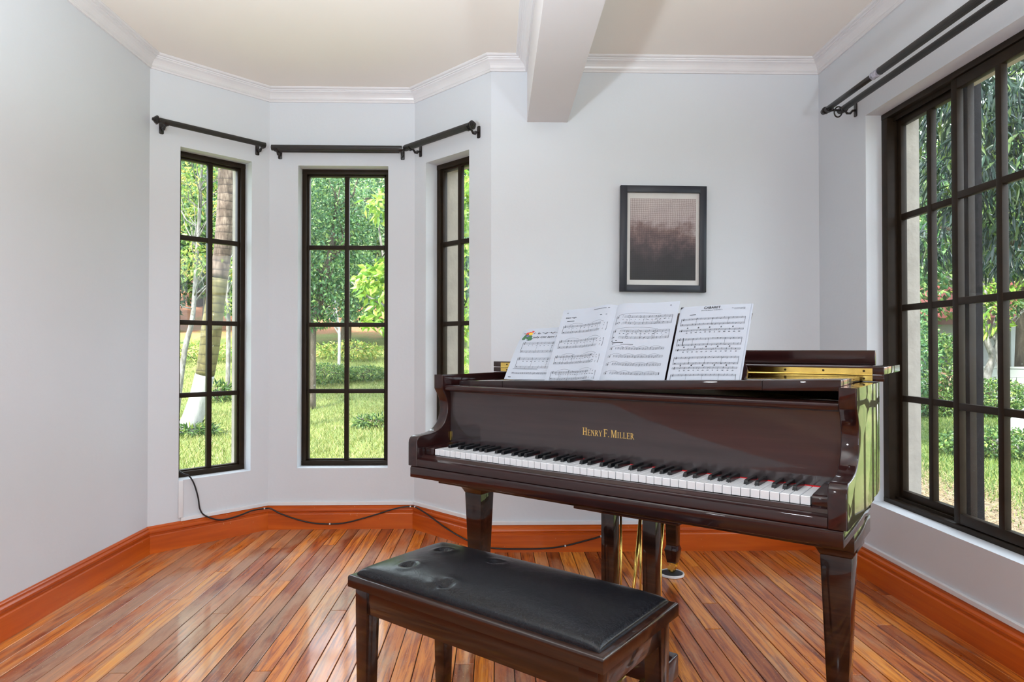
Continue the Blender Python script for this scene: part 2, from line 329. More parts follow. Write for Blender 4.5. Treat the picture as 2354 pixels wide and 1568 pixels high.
def bark_mat(name, cols, ring=0.0, blotch=None):
    m, nt, b = new_mat(name)
    mp = coords(nt, scale=(5, 5, 1.4))
    nz = N(nt, 'ShaderNodeTexNoise', i_Scale=3.0, i_Detail=8.0, i_Roughness=0.7); nt.links.new(mp.outputs[0], nz.inputs['Vector'])
    r = ramp(nt, [(0.3, od(cols[0])), (0.5, od(cols[1])), (0.72, od(cols[2]))]); nt.links.new(nz.outputs[0], r.inputs[0])
    last = r.outputs[0]
    hgt = nz.outputs[0]
    if ring:
        mw = coords(nt, scale=(0.35, 0.35, 1))
        wv = N(nt, 'ShaderNodeTexWave', wave_type='BANDS', bands_direction='Z', wave_profile='SAW', i_Scale=ring, i_Distortion=5.0, i_Detail=3.0)
        wv.inputs['Detail Scale'].default_value = 2.0
        nt.links.new(mw.outputs[0], wv.inputs['Vector'])
        rw = ramp(nt, [(0.0, (0.35, 0.33, 0.36)), (0.25, (0.95, 0.95, 0.95)), (1.0, (1.1, 1.1, 1.1))]); nt.links.new(wv.outputs[0], rw.inputs[0])
        mx = N(nt, 'ShaderNodeMix', data_type='RGBA', blend_type='MULTIPLY'); mx.inputs[0].default_value = 1
        nt.links.new(last, mx.inputs[6]); nt.links.new(rw.outputs[0], mx.inputs[7]); last = mx.outputs[2]
        hgt = wv.outputs[0]
    if blotch:
        mp2 = coords(nt, scale=(1, 1, 1))
        n2 = N(nt, 'ShaderNodeTexNoise', i_Scale=blotch[1], i_Detail=5.0, i_Roughness=0.7); nt.links.new(mp2.outputs[0], n2.inputs['Vector'])
        r2 = ramp(nt, [(blotch[2], (0, 0, 0)), (blotch[2] + 0.06, (1, 1, 1))]); nt.links.new(n2.outputs[0], r2.inputs[0])
        mx = N(nt, 'ShaderNodeMix', data_type='RGBA'); mx.inputs[7].default_value = (*od(blotch[0]), 1)
        nt.links.new(r2.outputs[0], mx.inputs[0]); nt.links.new(last, mx.inputs[6]); last = mx.outputs[2]
    nt.links.new(last, b.inputs['Base Color']); b.inputs['Roughness'].default_value = 0.85
    bp = N(nt, 'ShaderNodeBump', i_Strength=0.6, i_Distance=0.03); nt.links.new(hgt, bp.inputs['Height']); nt.links.new(bp.outputs[0], b.inputs['Normal'])
    return m
M['palmbark'] = bark_mat('palm_bark', ((0.07, 0.045, 0.035), (0.20, 0.14, 0.11), (0.50, 0.39, 0.32)), ring=2.4, blotch=((0.28, 0.34, 0.07), 2.2, 0.60))
M['palmgreen'] = bark_mat('mossy_palm_bark', ((0.10, 0.09, 0.035), (0.19, 0.165, 0.065), (0.30, 0.26, 0.12)), ring=2.2, blotch=((0.62, 0.60, 0.55), 18.0, 0.66))
M['whitewash'] = bark_mat('whitewashed_bark', ((0.44, 0.44, 0.43), (0.60, 0.60, 0.60), (0.70, 0.70, 0.70)), blotch=((0.10, 0.10, 0.11), 7.0, 0.64))
M['palebark'] = bark_mat('pale_lichen_bark', ((0.12, 0.11, 0.095), (0.30, 0.29, 0.27), (0.62, 0.62, 0.62)), blotch=((0.16, 0.17, 0.12), 9.0, 0.58))
M['bark'] = bark_mat('brown_bark', ((0.07, 0.055, 0.04), (0.14, 0.11, 0.08), (0.26, 0.22, 0.17)), blotch=((0.35, 0.36, 0.32), 9.0, 0.62))
M['post'] = simple('rusty_steel_post', (0.009, 0.007, 0.0075), 0.7, noise=0.5, nscale=40, spec=0.1)
M['roofred'] = simple('red_metal_roof', (0.40, 0.10, 0.09), 0.45, noise=0.08, nscale=1.5)
M['housewhite'] = simple('house_render', (0.36, 0.38, 0.38), 0.8, noise=0.06, nscale=2)
M['housedark'] = simple('house_dark_opening', (0.04, 0.04, 0.05), 0.5)
M['fascia'] = simple('fascia_brown', (0.12, 0.05, 0.04), 0.5)
M['gatewood'] = simple('brown_board', (0.30, 0.18, 0.12), 0.7, noise=0.2, nscale=6)

def picture_mat():
    # plain generic stand-in print: hatched pale sky over dark sepia hills
    m, nt, b = new_mat('abstract_print')
    tc = nt.nodes.new('ShaderNodeTexCoord')
    sx = N(nt, 'ShaderNodeSeparateXYZ'); nt.links.new(tc.outputs['Object'], sx.inputs[0])
    mp = coords(nt, scale=(9, 1, 9)); nz = N(nt, 'ShaderNodeTexNoise', i_Scale=1.0, i_Detail=7.0, i_Roughness=0.62); nt.links.new(mp.outputs[0], nz.inputs['Vector'])
    md = N(nt, 'ShaderNodeMath', operation='MULTIPLY_ADD'); md.inputs[1].default_value = 0.55
    mr = N(nt, 'ShaderNodeMapRange'); mr.inputs['From Min'].default_value = -0.22; mr.inputs['From Max'].default_value = 0.22
    mr.inputs['To Min'].default_value = 0.0; mr.inputs['To Max'].default_value = 0.72
    nt.links.new(sx.outputs[2], mr.inputs['Value'])
    nt.links.new(nz.outputs[0], md.inputs[0]); nt.links.new(mr.outputs[0], md.inputs[2])
    r = ramp(nt, [(0.30, (0.010, 0.009, 0.011)), (0.46, (0.022, 0.016, 0.020)), (0.58, (0.07, 0.045, 0.05)), (0.70, (0.22, 0.14, 0.13)), (0.80, (0.48, 0.40, 0.39)), (0.95, (0.55, 0.48, 0.46))])
    nt.links.new(md.outputs[0], r.inputs[0])
    # hatching
    last = r.outputs[0]
    for d in ('X', 'Z'):
        mw = coords(nt, scale=(1, 1, 1))
        wv = N(nt, 'ShaderNodeTexWave', wave_type='BANDS', bands_direction=d, i_Scale=32.0, i_Distortion=2.5, i_Detail=2.0)
        nt.links.new(mw.outputs[0], wv.inputs['Vector'])
        rw = ramp(nt, [(0.0, (0.45, 0.38, 0.40)), (0.35, (1, 1, 1))]); nt.links.new(wv.outputs[0], rw.inputs[0])
        mx = N(nt, 'ShaderNodeMix', data_type='RGBA', blend_type='MULTIPLY'); mx.inputs[0].default_value = 0.7
        nt.links.new(last, mx.inputs[6]); nt.links.new(rw.outputs[0], mx.inputs[7]); last = mx.outputs[2]
    nt.links.new(last, b.inputs['Base Color']); b.inputs['Roughness'].default_value = 0.4
    return m
M['print'] = picture_mat()
for nme, c in (('pink', (0.60, 0.06, 0.05)), ('gold2', (0.80, 0.50, 0.04)), ('violet', (0.20, 0.12, 0.42)), ('leafink', (0.05, 0.16, 0.07))):
    M[nme] = simple('print_' + nme, c, 0.7)

# ------------------------------------------------------------------ object helpers
def link(o, parent=None):
    COL.objects.link(o)
    if parent is not None: o.parent = parent
    return o
def tag(o, label=None, cat=None, group=None, kind=None):
    if label: o['label'] = label
    if cat: o['category'] = cat
    if group: o['group'] = group
    if kind: o['kind'] = kind
    return o
def empty(name, loc=(0, 0, 0), rz=0.0, parent=None):
    o = bpy.data.objects.new(name, None); o.empty_display_size = 0.1
    link(o, parent); o.location = loc; o.rotation_euler = (0, 0, rz)
    return o
def mesh(name, verts, faces, mat, parent=None, smooth=False):
    me = bpy.data.meshes.new(name); me.from_pydata([tuple(v) for v in verts], [], faces)
    if mat is not None:
        for mm in (mat if isinstance(mat, (list, tuple)) else [mat]): me.materials.append(mm)
    me.validate(); me.update()
    if smooth:
        me.polygons.foreach_set('use_smooth', [True] * len(me.polygons))
    return link(bpy.data.objects.new(name, me), parent)
def from_bm(name, bm, mat, parent=None, smooth=False):
    bmesh.ops.recalc_face_normals(bm, faces=bm.faces)
    me = bpy.data.meshes.new(name); bm.to_mesh(me); bm.free()
    for mm in (mat if isinstance(mat, (list, tuple)) else [mat]): me.materials.append(mm)
    if smooth:
        me.polygons.foreach_set('use_smooth', [True] * len(me.polygons))
        try: me.set_sharp_from_angle(angle=math.radians(35))
        except Exception: pass
    return link(bpy.data.objects.new(name, me), parent)
def bm_box(bm, x0, x1, y0, y1, z0, z1):
    vs = [bm.verts.new(p) for p in ((x0, y0, z0), (x1, y0, z0), (x1, y1, z0), (x0, y1, z0), (x0, y0, z1), (x1, y0, z1), (x1, y1, z1), (x0, y1, z1))]
    for f in ((0, 3, 2, 1), (4, 5, 6, 7), (0, 1, 5, 4), (1, 2, 6, 5), (2, 3, 7, 6), (3, 0, 4, 7)):
        bm.faces.new([vs[i] for i in f])
    return vs
def bevel(bm, w, seg=2, cond=None):
    es = [e for e in bm.edges if cond is None or cond(e)]
    bmesh.ops.bevel(bm, geom=es, offset=w, segments=seg, affect='EDGES', profile=0.5)
def box(name, parent, mat, b, bev=0.0, seg=2):
    bm = bmesh.new(); bm_box(bm, *b)
    if bev: bevel(bm, bev, seg)
    return from_bm(name, bm, mat, parent, smooth=bool(bev))
def prism(name, parent, mat, poly, axis, a0, a1, bev=0.0, cond=None, seg=2, smooth=True):
    """poly: list of 2D points; axis: extrude axis. x: pts are (y,z); y: (x,z); z: (x,y)"""
    def P(p, a):
        return {'x': (a, p[0], p[1]), 'y': (p[0], a, p[1]), 'z': (p[0], p[1], a)}[axis]
    bm = bmesh.new()
    v0 = [bm.verts.new(P(p, a0)) for p in poly]; v1 = [bm.verts.new(P(p, a1)) for p in poly]
    n = len(poly)
    bm.faces.new(v0); bm.faces.new(list(reversed(v1)))
    for i in range(n):
        j = (i + 1) % n
        bm.faces.new((v0[i], v1[i], v1[j], v0[j]))
    bmesh.ops.recalc_face_normals(bm, faces=bm.faces)
    if bev: bevel(bm, bev, seg, cond)
    return from_bm(name, bm, mat, parent, smooth=smooth)
def frustum(name, parent, mat, levels, bev=0.0):
    """levels: (cx,cy,hx,hy,z) stacked square sections"""
    bm = bmesh.new(); rings = []
    for cx, cy, hx, hy, z in levels:
        rings.append([bm.verts.new((cx + sx * hx, cy + sy * hy, z)) for sx, sy in ((-1, -1), (1, -1), (1, 1), (-1, 1))])
    bm.faces.new(rings[0]); bm.faces.new(list(reversed(rings[-1])))
    for r0, r1 in zip(rings[:-1], rings[1:]):
        for i in range(4):
            j = (i + 1) % 4; bm.faces.new((r0[i], r1[i], r1[j], r0[j]))
    bmesh.ops.recalc_face_normals(bm, faces=bm.faces)
    if bev: bevel(bm, bev, 2)
    return from_bm(name, bm, mat, parent, smooth=bool(bev))
def tube_geo(path, radii, seg=10, cap=True):
    path = [Vector(p) for p in path]; n = len(path)
    if not hasattr(radii, '__len__'): radii = [radii] * n
    verts, faces = [], []
    up = Vector((0, 0, 1)); prev = None
    for i, p in enumerate(path):
        t = (path[min(i + 1, n - 1)] - path[max(i - 1, 0)]).normalized()
        if prev is None:
            u = t.cross(up)
            if u.length < 1e-3: u = t.cross(Vector((1, 0, 0)))
            u.normalize()
        else:
            u = (prev - t * prev.dot(t)).normalized()
        prev = u; w = t.cross(u)
        for k in range(seg):
            a = 2 * math.pi * k / seg
            verts.append(p + (u * math.cos(a) + w * math.sin(a)) * radii[i])
    for i in range(n - 1):
        for k in range(seg):
            k2 = (k + 1) % seg
            faces.append((i * seg + k, i * seg + k2, (i + 1) * seg + k2, (i + 1) * seg + k))
    if cap:
        faces.append(tuple(range(seg - 1, -1, -1))); faces.append(tuple(range((n - 1) * seg, n * seg)))
    return verts, faces
def tube(name, parent, mat, path, radii, seg=10):
    v, f = tube_geo(path, radii, seg)
    return mesh(name, v, f, mat, parent, smooth=True)
def catmull(pts, n=6, closed=False):
    P = [Vector(p) for p in pts]; out = []
    m = len(P)
    for i in range(m if closed else m - 1):
        if closed: p0, p1, p2, p3 = P[(i - 1) % m], P[i], P[(i + 1) % m], P[(i + 2) % m]
        else: p0, p1, p2, p3 = P[max(i - 1, 0)], P[i], P[i + 1], P[min(i + 2, m - 1)]
        for k in range(n):
            t = k / n
            out.append(0.5 * ((2 * p1) + (-p0 + p2) * t + (2 * p0 - 5 * p1 + 4 * p2 - p3) * t * t + (-p0 + 3 * p1 - 3 * p2 + p3) * t ** 3))
    if not closed: out.append(P[-1])
    return out
def lathe(name, parent, mat, prof, seg=24, mtx=None):
    """prof: (r,z)"""
    verts, faces = [], []
    for r, z in prof:
        for k in range(seg):
            a = 2 * math.pi * k / seg; verts.append(Vector((r * math.cos(a), r * math.sin(a), z)))
    for i in range(len(prof) - 1):
        for k in range(seg):
            k2 = (k + 1) % seg; faces.append((i * seg + k, i * seg + k2, (i + 1) * seg + k2, (i + 1) * seg + k))
    faces.append(tuple(range(seg - 1, -1, -1))); faces.append(tuple(range((len(prof) - 1) * seg, len(prof) * seg)))
    if mtx is not None: verts = [mtx @ v for v in verts]
    o = mesh(name, verts, faces, mat, parent, smooth=True)
    try: o.data.set_sharp_from_angle(angle=math.radians(40))
    except Exception: pass
    return o

# ------------------------------------------------------------------ walls
def rn(d): return Vector((d.y, -d.x))          # right-hand normal = room side when walking A>B>C>D>E
PATH = [Vector((XL, YF)), A, B, C, DD, E, Vector((XW, YF))]
def outer_pts(path, off):
    """vertices of the path pushed by off to the right-hand (room) side"""
    res = []
    for i, p in enumerate(path):
        if i == 0: d = (path[1] - p).normalized(); res.append(p + rn(d) * off)
        elif i == len(path) - 1: d = (p - path[-2]).normalized(); res.append(p + rn(d) * off)
        else:
            n1 = rn((p - path[i - 1]).normalized()); n2 = rn((path[i + 1] - p).normalized())
            res.append(p + (n1 + n2) * (off / (1 + n1.dot(n2))))
    return res
OUT = outer_pts(PATH, -TH)
def wall(name, i, holes, z0=-0.45, z1=3.0):
    p, q = PATH[i], PATH[i + 1]; d = (q - p).normalized(); L = (q - p).length; nrm = -rn(d)
    po, qo = (OUT[i] - p), (OUT[i + 1] - p)
    so0, so1 = po.dot(d), qo.dot(d)
    bm = bmesh.new()
    def piece(s0, s1, za, zb, o0=None, o1=None):
        o0 = s0 if o0 is None else o0; o1 = s1 if o1 is None else o1
        pts = [p + d * s0, p + d * s1, p + d * o1 + nrm * TH, p + d * o0 + nrm * TH]
        lo = [bm.verts.new((v.x, v.y, za)) for v in pts]; hi = [bm.verts.new((v.x, v.y, zb)) for v in pts]
        bm.faces.new(lo[::-1]); bm.faces.new(hi)
        for k in range(4):
            j = (k + 1) % 4
            f = bm.faces.new((lo[k], lo[j], hi[j], hi[k]))
            if k == 2: f.material_index = 1
    cur = 0.0; o = so0
    for (a, b2, za, zb) in sorted(holes):
        piece(cur, a, z0, z1, o, None)
        piece(a, b2, z0, za); piece(a, b2, zb, z1)
        cur = b2; o = None
    piece(cur, L, z0, z1, o, so1)
    ob = from_bm(name, bm, [M['wall'], M['ext']])
    tag(ob, kind='structure'); return ob
LW = (155e-3, 557e-3); CW = (XL + D - (-1.205), 0); RW_ = (0.108, 0.490)
BAYW = (-1.205 - (XL + D), -0.660 - (XL + D))
RWIN = (YB - 3.06, YB - 1.14)
tag(wall('wall_left', 0, []), 'plain white painted wall on the left of the room')
tag(wall('wall_bay_left', 1, [(LW[0], LW[1], ZS, ZT)]), 'white angled bay wall with the palm view window')
tag(wall('wall_bay_centre', 2, [(BAYW[0], BAYW[1], ZS, ZT)]), 'white middle wall of the bay with the central window')
tag(wall('wall_bay_right', 3, [(RW_[0], RW_[1], ZS, ZT)]), 'white angled bay wall with the narrow window behind the piano')
tag(wall('wall_back', 4, []), 'white back wall carrying the framed print')
tag(wall('wall_right', 5, [(RWIN[0], RWIN[1], ZS, ZT)]), 'white right wall with the large sliding window')
# unseen wall behind the camera; its wide opening is added to let daylight in
bm = bmesh.new()
for x0, x1, z0, z1 in ((XL - TH, -1.2, -0.45, 3.0), (1.2, XW + TH, -0.45, 3.0), (-1.2, 1.2, 2.3, 3.0), (-1.2, 1.2, -0.45, 0.0)):
    bm_box(bm, x0, x1, YF - TH, YF, z0, z1)
tag(from_bm('wall_front', bm, M['wall']), 'white wall behind the viewer with a wide opening added for daylight', kind='structure')
# ceiling slab and roof overhang
pts = OUT
bm = bmesh.new()
lo = [bm.verts.new((v.x, v.y, ZC)) for v in [Vector((XL - TH, YF - TH))] + [OUT[k] for k in range(1, 6)] + [Vector((XW + TH, YF - TH))]]
hi = [bm.verts.new((v.co.x, v.co.y, 3.0)) for v in lo]
bm.faces.new(lo); bm.faces.new(hi[::-1])
for k in range(len(lo)):
    j = (k + 1) % len(lo); bm.faces.new((lo[k], lo[j], hi[j], hi[k]))
tag(from_bm('ceiling', bm, M['ceil']), 'flat cream white painted ceiling', kind='structure')
# ceiling beam
tag(box('trim_1', None, M['beam'], (BX1, BX2, YF, YB + 0.02, BZ, ZC + 0.02)), 'boxed white ceiling beam running towards the back wall', kind='structure')

# mouldings -----------------------------------------------------------------
def sweep(name, path, prof, mat, label, i, kind='structure'):
    """one mitred straight piece i of a moulding that follows path; prof: (out, z)"""
    rows = [outer_pts(path, o) for o, z in prof]
    verts = []
    p, q = path[i], path[i + 1]
    for end in (i, i + 1):
        for (o, z), r in zip(prof, rows): verts.append((r[end].x, r[end].y, z))
    n = len(prof); faces = []
    for k in range(n - 1): faces.append((k, k + 1, n + k + 1, n + k))
    faces.append(tuple(range(n))[::-1]); faces.append(tuple(range(n, 2 * n)))
    mid = (p + q) / 2; ang = math.atan2((q - p).y, (q - p).x)
    mt = Matrix.Translation((mid.x, mid.y, 0)) @ Matrix.Rotation(ang, 4, 'Z'); inv = mt.inverted()
    ob = mesh(name, [inv @ Vector(v) for v in verts], faces, mat)
    ob.matrix_world = mt
    bm = bmesh.new(); bm.from_mesh(ob.data); bmesh.ops.recalc_face_normals(bm, faces=bm.faces); bm.to_mesh(ob.data); bm.free()
    tag(ob, label, kind=kind); return ob
CR = [(0.0, 2.584), (0.009, 2.584), (0.010, 2.592), (0.014, 2.596), (0.010, 2.600), (0.013, 2.604), (0.016, 2.612), (0.022, 2.622), (0.030, 2.630), (0.040, 2.636), (0.041, 2.641), (0.047, 2.642), (0.048, 2.648), (0.058, 2.650), (0.062, 2.655), (0.062, ZC + .002), (0.0, ZC + .002)]
cp1 = [Vector((XL, YF)), A, B, C, DD, Vector((BX1, YB)), Vector((BX1, YF))]
cp2 = [Vector((BX2, YF)), Vector((BX2, YB)), E, Vector((XW, YF))]
n_trim = 2
for pth, labs in ((cp1, ('left wall', 'angled left bay wall', 'middle bay wall', 'angled right bay wall', 'short wall piece beside the beam', 'left face of the beam')), (cp2, ('right face of the beam', 'back wall above the framed print', 'right wall above the curtain rods'))):
    for i, lab in enumerate(labs):
        sweep('trim_%d' % n_trim, pth, CR, M['crown'], 'white crown moulding along the ' + lab, i); n_trim += 1
BB = [(0.0, 0.0), (0.019, 0.0), (0.019, 0.090), (0.016, 0.096), (0.011, 0.098), (0.011, 0.103), (0.016, 0.106), (0.018, 0.112), (0.017, 0.120), (0.012, 0.126), (0.009, 0.128), (0.009, 0.135), (0.006, 0.139), (0.004, 0.1435), (0.0, 0.1435)]
for i, side in enumerate(('left', 'bay_left', 'bay_centre', 'bay_right', 'back', 'right')):
    sweep('baseboard_' + side, PATH, BB, M['base'], 'varnished reddish brown wooden baseboard along the ' + side.replace('_', ' ') + ' wall', i)
DU = [(0.0, 0.1436), (0.013, 0.1436), (0.013, 0.161), (0.011, 0.163), (0.0, 0.163)]
dl = (B - A).normalized()
dpath = [A + dl * 0.165, B, C, DD, E, Vector((XW, 1.0))]
for i, side in enumerate(('angled left bay wall', 'middle bay wall', 'angled right bay wall', 'back wall', 'right wall')):
    sweep('trim_%d' % n_trim, dpath, DU, M['duct'], 'thin white cable duct on the baseboard of the ' + side, i); n_trim += 1
# upright duct pieces
def wallpiece(name, i, s0, s1, z0, z1, th, mat, label):
    p, q = PATH[i], PATH[i + 1]; d = (q - p).normalized(); nr = rn(d)
    ob = box(name, None, mat, (s0, s1, -th, 0, z0, z1), 0.002)
    ob.matrix_world = Matrix.Translation((p.x, p.y, 0)) @ Matrix.Rotation(math.atan2(d.y, d.x), 4, 'Z')
    tag(ob, label, kind='structure')
wallpiece('trim_%d' % n_trim, 1, 0.152, 0.176, 0.163, 0.364, 0.012, M['duct'], 'short upright white cable duct below the palm view window'); n_trim += 1
wallpiece('trim_%d' % n_trim, 5, 0.40, 0.418, 0.163, 0.352, 0.010, M['duct'], 'short upright white cable duct below the large sliding window'); n_trim += 1

# floor -----------------------------------------------------------------------
flo = mesh('floor', [(XL - .1, YF - .2, -0.03), (XW + .1, YF - .2, -0.03), (XW + .1, YB + D + .1, -0.03), (XL - .1, YB + D + .1, -0.03),
                     (XL - .1, YF - .2, -0.004), (XW + .1, YF - .2, -0.004), (XW + .1, YB + D + .1, -0.004), (XL - .1, YB + D + .1, -0.004)],
           [(0, 3, 2, 1), (4, 5, 6, 7), (0, 1, 5, 4), (1, 2, 6, 5), (2, 3, 7, 6), (3, 0, 4, 7)], M['seam'])
tag(flo, 'worn varnished hardwood floor of narrow planks', kind='structure')
PW = 0.0682
def plank(x0, x1, y0, y1, ym0=None, ym1=None):
    g = 0.0015; dz = R.uniform(-0.0005, 0.0005)
    bm = bmesh.new(); b = 0.0012
    # bevelled top box: 8 lower-rim verts and 4 top
    ya, yb2 = y0 + g, y1 - g; xa, xb = x0 + g, x1 - g
    yl = [ya, ya, yb2, yb2] if ym0 is None else [ya, ya, ym0, ym1]
    cs = [(xa, yl[0]), (xb, yl[1]), (xb, yl[3]), (xa, yl[2])]
    lo = [bm.verts.new((x, y, -0.004)) for x, y in cs]; mi = [bm.verts.new((x, y, dz - b)) for x, y in cs]
    ti = [bm.verts.new((x + (b if k in (0, 3) else -b), y + (b if k in (0, 1) else -b), dz)) for k, (x, y) in enumerate(cs)]
    bm.faces.new(ti)
    for k in range(4):
        j = (k + 1) % 4
        bm.faces.new((lo[k], lo[j], mi[j], mi[k])); bm.faces.new((mi[k], mi[j], ti[j], ti[k]))
    return from_bm('plank', bm, M['plank'], flo)
def room_top(x):
    if x < XL + D: return YB + (x - XL)
    if x < XR1: return YB + D
    if x < XR1 + D: return YB + D - (x - XR1)
    return YB
nx = int(math.ceil((XW - XL) / PW))
for i in range(nx):
    x0 = XL + i * PW; x1 = min(XW, x0 + PW)
    t0, t1 = room_top(x0), room_top(x1)
    y = YF + R.uniform(-1.6, 0)
    cuts = [YF]
    y = -0.4 + R.uniform(0, 2.6)
    while y < min(t0, t1) - 0.25:
        cuts.append(y); y += R.uniform(1.3, 2.8)
    for k, ya in enumerate(cuts):
        if k + 1 < len(cuts): plank(x0, x1, ya, cuts[k + 1])
        else: plank(x0, x1, ya, max(t0, t1), t0, t1)

# ------------------------------------------------------------------ windows
ROWS = (2.158, 1.717, 1.236, 0.823, 0.400)
def window_local(name, width, cols, label, glassmats, x_off=0.0):
    """window built in local coords: x along wall (room: left to right), y outwards, z world; returns Empty"""
    w = empty(name); tag(w, label, kind='structure')
    fw = 0.040; y0, y1 = 0.085, 0.145
    z0, z1 = ZS, ZT
    m = M['winframe']
    box('frame_stile', w, m, (0, fw - 0.012, y0, y1, z0, z1), 0.002)
    box('frame_stile', w, m, (width - fw + 0.012, width, y0, y1, z0, z1), 0.002)
    box('frame_rail', w, m, (0, width, y0 - 0.002, y1, z1 - fw + 0.010, z1), 0.002)
    box('frame_rail', w, m, (0, width, y0 - 0.002, y1, z0, z0 + fw - 0.010), 0.002)
    # inner stop
    box('sash_stile', w, m, (fw - 0.012, fw, y0 + 0.016, y1 - 0.01, z0 + .02, z1 - .02), 0.001)
    box('sash_stile', w, m, (width - fw, width - fw + 0.012, y0 + 0.016, y1 - 0.01, z0 + .02, z1 - .02), 0.001)
    box('sash_rail', w, m, (fw - .012, width - fw + .012, y0 + 0.016, y1 - 0.01, z1 - fw, z1 - fw + .010), 0.001)
    box('sash_rail', w, m, (fw - .012, width - fw + .012, y0 + 0.016, y1 - 0.01, z0 + fw - .010, z0 + fw - .002), 0.001)
    mh = 0.0135
    cx = width / 2
    box('muntin', w, m, (cx - mh, cx + mh, y0 + .012, y1 - .02, z0 + fw - .004, z1 - fw), 0.002)
    for zr in ROWS[1:4]:
        box('muntin', w, m, (fw - .002, width - fw + .002, y0 + .014, y1 - .02, zr - mh, zr + mh), 0.002)
    for nm_, b_ in (('outer_lining', (0, .005, y1, TH + .004, z0, z1)), ('outer_lining', (width - .005, width, y1, TH + .004, z0, z1)), ('outer_lining', (0, width, y1, TH + .004, z1 - .005, z1)), ('outer_lining', (0, width, y1, TH + .012, z0, z0 + .006))):
        box(nm_, w, M['ext'], b_)
    gi = 0
    for c0, c1 in ((fw - .004, cx - mh + .004), (cx + mh - .004, width - fw + .004)):
        for k in range(4):
            zt = ROWS[k] - (mh if k else 0) + .003; zb = ROWS[k + 1] + (mh if k < 3 else 0) - .003
            box('pane', w, M[glassmats], (c0, c1, y0 + .034, y0 + .038, zb, zt)); gi += 1
    return w
def place(w, p, d):
    w.location = (p.x, p.y, 0); w.rotation_euler = (0, 0, math.atan2(d.y, d.x))
wl = window_local('window_1', LW[1] - LW[0], 2, 'bronze framed eight pane window looking out to the curved palm trunk', 'glass'); place(wl, A + dl * LW[0], dl)
wc = window_local('window_2', BAYW[1] - BAYW[0], 2, 'bronze framed eight pane window in the middle of the bay', 'glass'); place(wc, B + Vector((1, 0)) * BAYW[0], Vector((1, 0)))
dr = (DD - C).normalized()
wr = window_local('window_3', RW_[1] - RW_[0], 2, 'narrow bronze framed window partly hidden behind the piano', 'glass'); place(wr, C + dr * RW_[0], dr)
# large sliding window on the right wall: local x runs towards the camera
w4 = empty('window_4'); tag(w4, 'large bronze sliding window with small panes on the right wall', kind='structure')
w4.location = (XW, 3.06, 0); w4.rotation_euler = (0, 0, -math.pi / 2)
WL = 1.92; m = M['winframe']
box('frame_stile', w4, m, (0, 0.045, .076, .165, ZS + .022, ZT - .026), .002); box('frame_stile', w4, m, (WL - .045, WL, .076, .165, ZS + .022, ZT - .026), .002)
box('frame_rail', w4, m, (0, WL, .075, .165, ZT - .026, ZT), .002); box('frame_rail', w4, m, (0, WL, .075, .165, ZS, ZS + .022), .002)
box('track_rail', w4, m, (.04, WL - .04, .105, .110, ZS + .02, ZS + .034)); box('track_rail', w4, m, (.04, WL - .04, .105, .110, ZT - .045, ZT - .02))
for b_ in ((0, .006, .165, TH + .004, ZS, ZT), (WL - .006, WL, .165, TH + .004, ZS, ZT), (0, WL, .165, TH + .004, ZT - .006, ZT), (0, WL, .165, TH + .02, ZS, ZS + .006)): box('outer_lining', w4, M['ext'], b_)
def sash(x0, x1, yc):
    s = empty('sash', parent=w4)
    y0, y1 = yc - .014, yc + .014; st = 0.034
    z0, z1 = ZS + .026, ZT - .030
    box('stile', s, m, (x0, x0 + st, y0, y1, z0, z1), .002); box('stile', s, m, (x1 - st, x1, y0, y1, z0, z1), .002)
    box('rail', s, m, (x0 + st, x1 - st, y0, y1, z1 - .042, z1), .002); box('rail', s, m, (x0 + st, x1 - st, y0, y1, z0, z0 + .040), .002)
    cx = (x0 + x1) / 2; mh = .014; rows = (z1 - .042, 1.700, 1.277, 0.856, z0 + .040)
    box('muntin', s, m, (cx - mh, cx + mh, y0 - .002, y1 - .004, z0 + .038, z1 - .04), .002)
    for zr in rows[1:4]: box('muntin', s, m, (x0 + st - .001, x1 - st + .001, y0, y1 - .006, zr - mh, zr + mh), .002)
    for c0, c1 in ((x0 + st - .003, cx - mh + .003), (cx + mh - .003, x1 - st + .003)):
        for k in range(4):
            zt = rows[k] - (mh if k else 0) + .003; zb = rows[k + 1] + (mh if k < 3 else 0) - .003
            box('pane', s, M['glassdirty'], (c0, c1, yc + .002, yc + .006, zb, zt))
for x0, x1, yc in ((0.040, 0.505, .137), (0.470, 0.972, .094), (0.948, 1.45, .094), (1.415, 1.88, .137)): sash(x0, x1, yc)

# ------------------------------------------------------------------ piano
PR = math.radians(-38.166)
piano = empty('grand_piano', (0.2660, 1.9200, 0), PR)
tag(piano, 'glossy dark mahogany baby grand piano with open keyboard', 'piano')
YFR = -0.045
prof = [(YFR, .676), (YFR, .755), (-.043, .766), (-.037, .7745), (-.026, .779), (-.010, .7808), (.012, .782), (.034, .7835), (.052, .7865), (.068, .792),
        (.083, .801), (.096, .813), (.106, .828), (.113, .846), (.116, .866), (.115, .886), (.110, .904), (.102, .919), (.094, .930), (.088, .938), (.086, .942), (.086, .9915), (.34, .9915), (.34, .676)]
for s in (-1, 1):
    xa, xb = (0.658, 0.700) if s > 0 else (-0.700, -0.658)
    prism('arm', piano, M['mahogy'], prof, 'x', xa, xb, 0.0035, cond=lambda e: all(v.co.y < .33 for v in e.verts) and (abs(e.verts[0].co.x - e.verts[1].co.x) < 1e-6), seg=3)
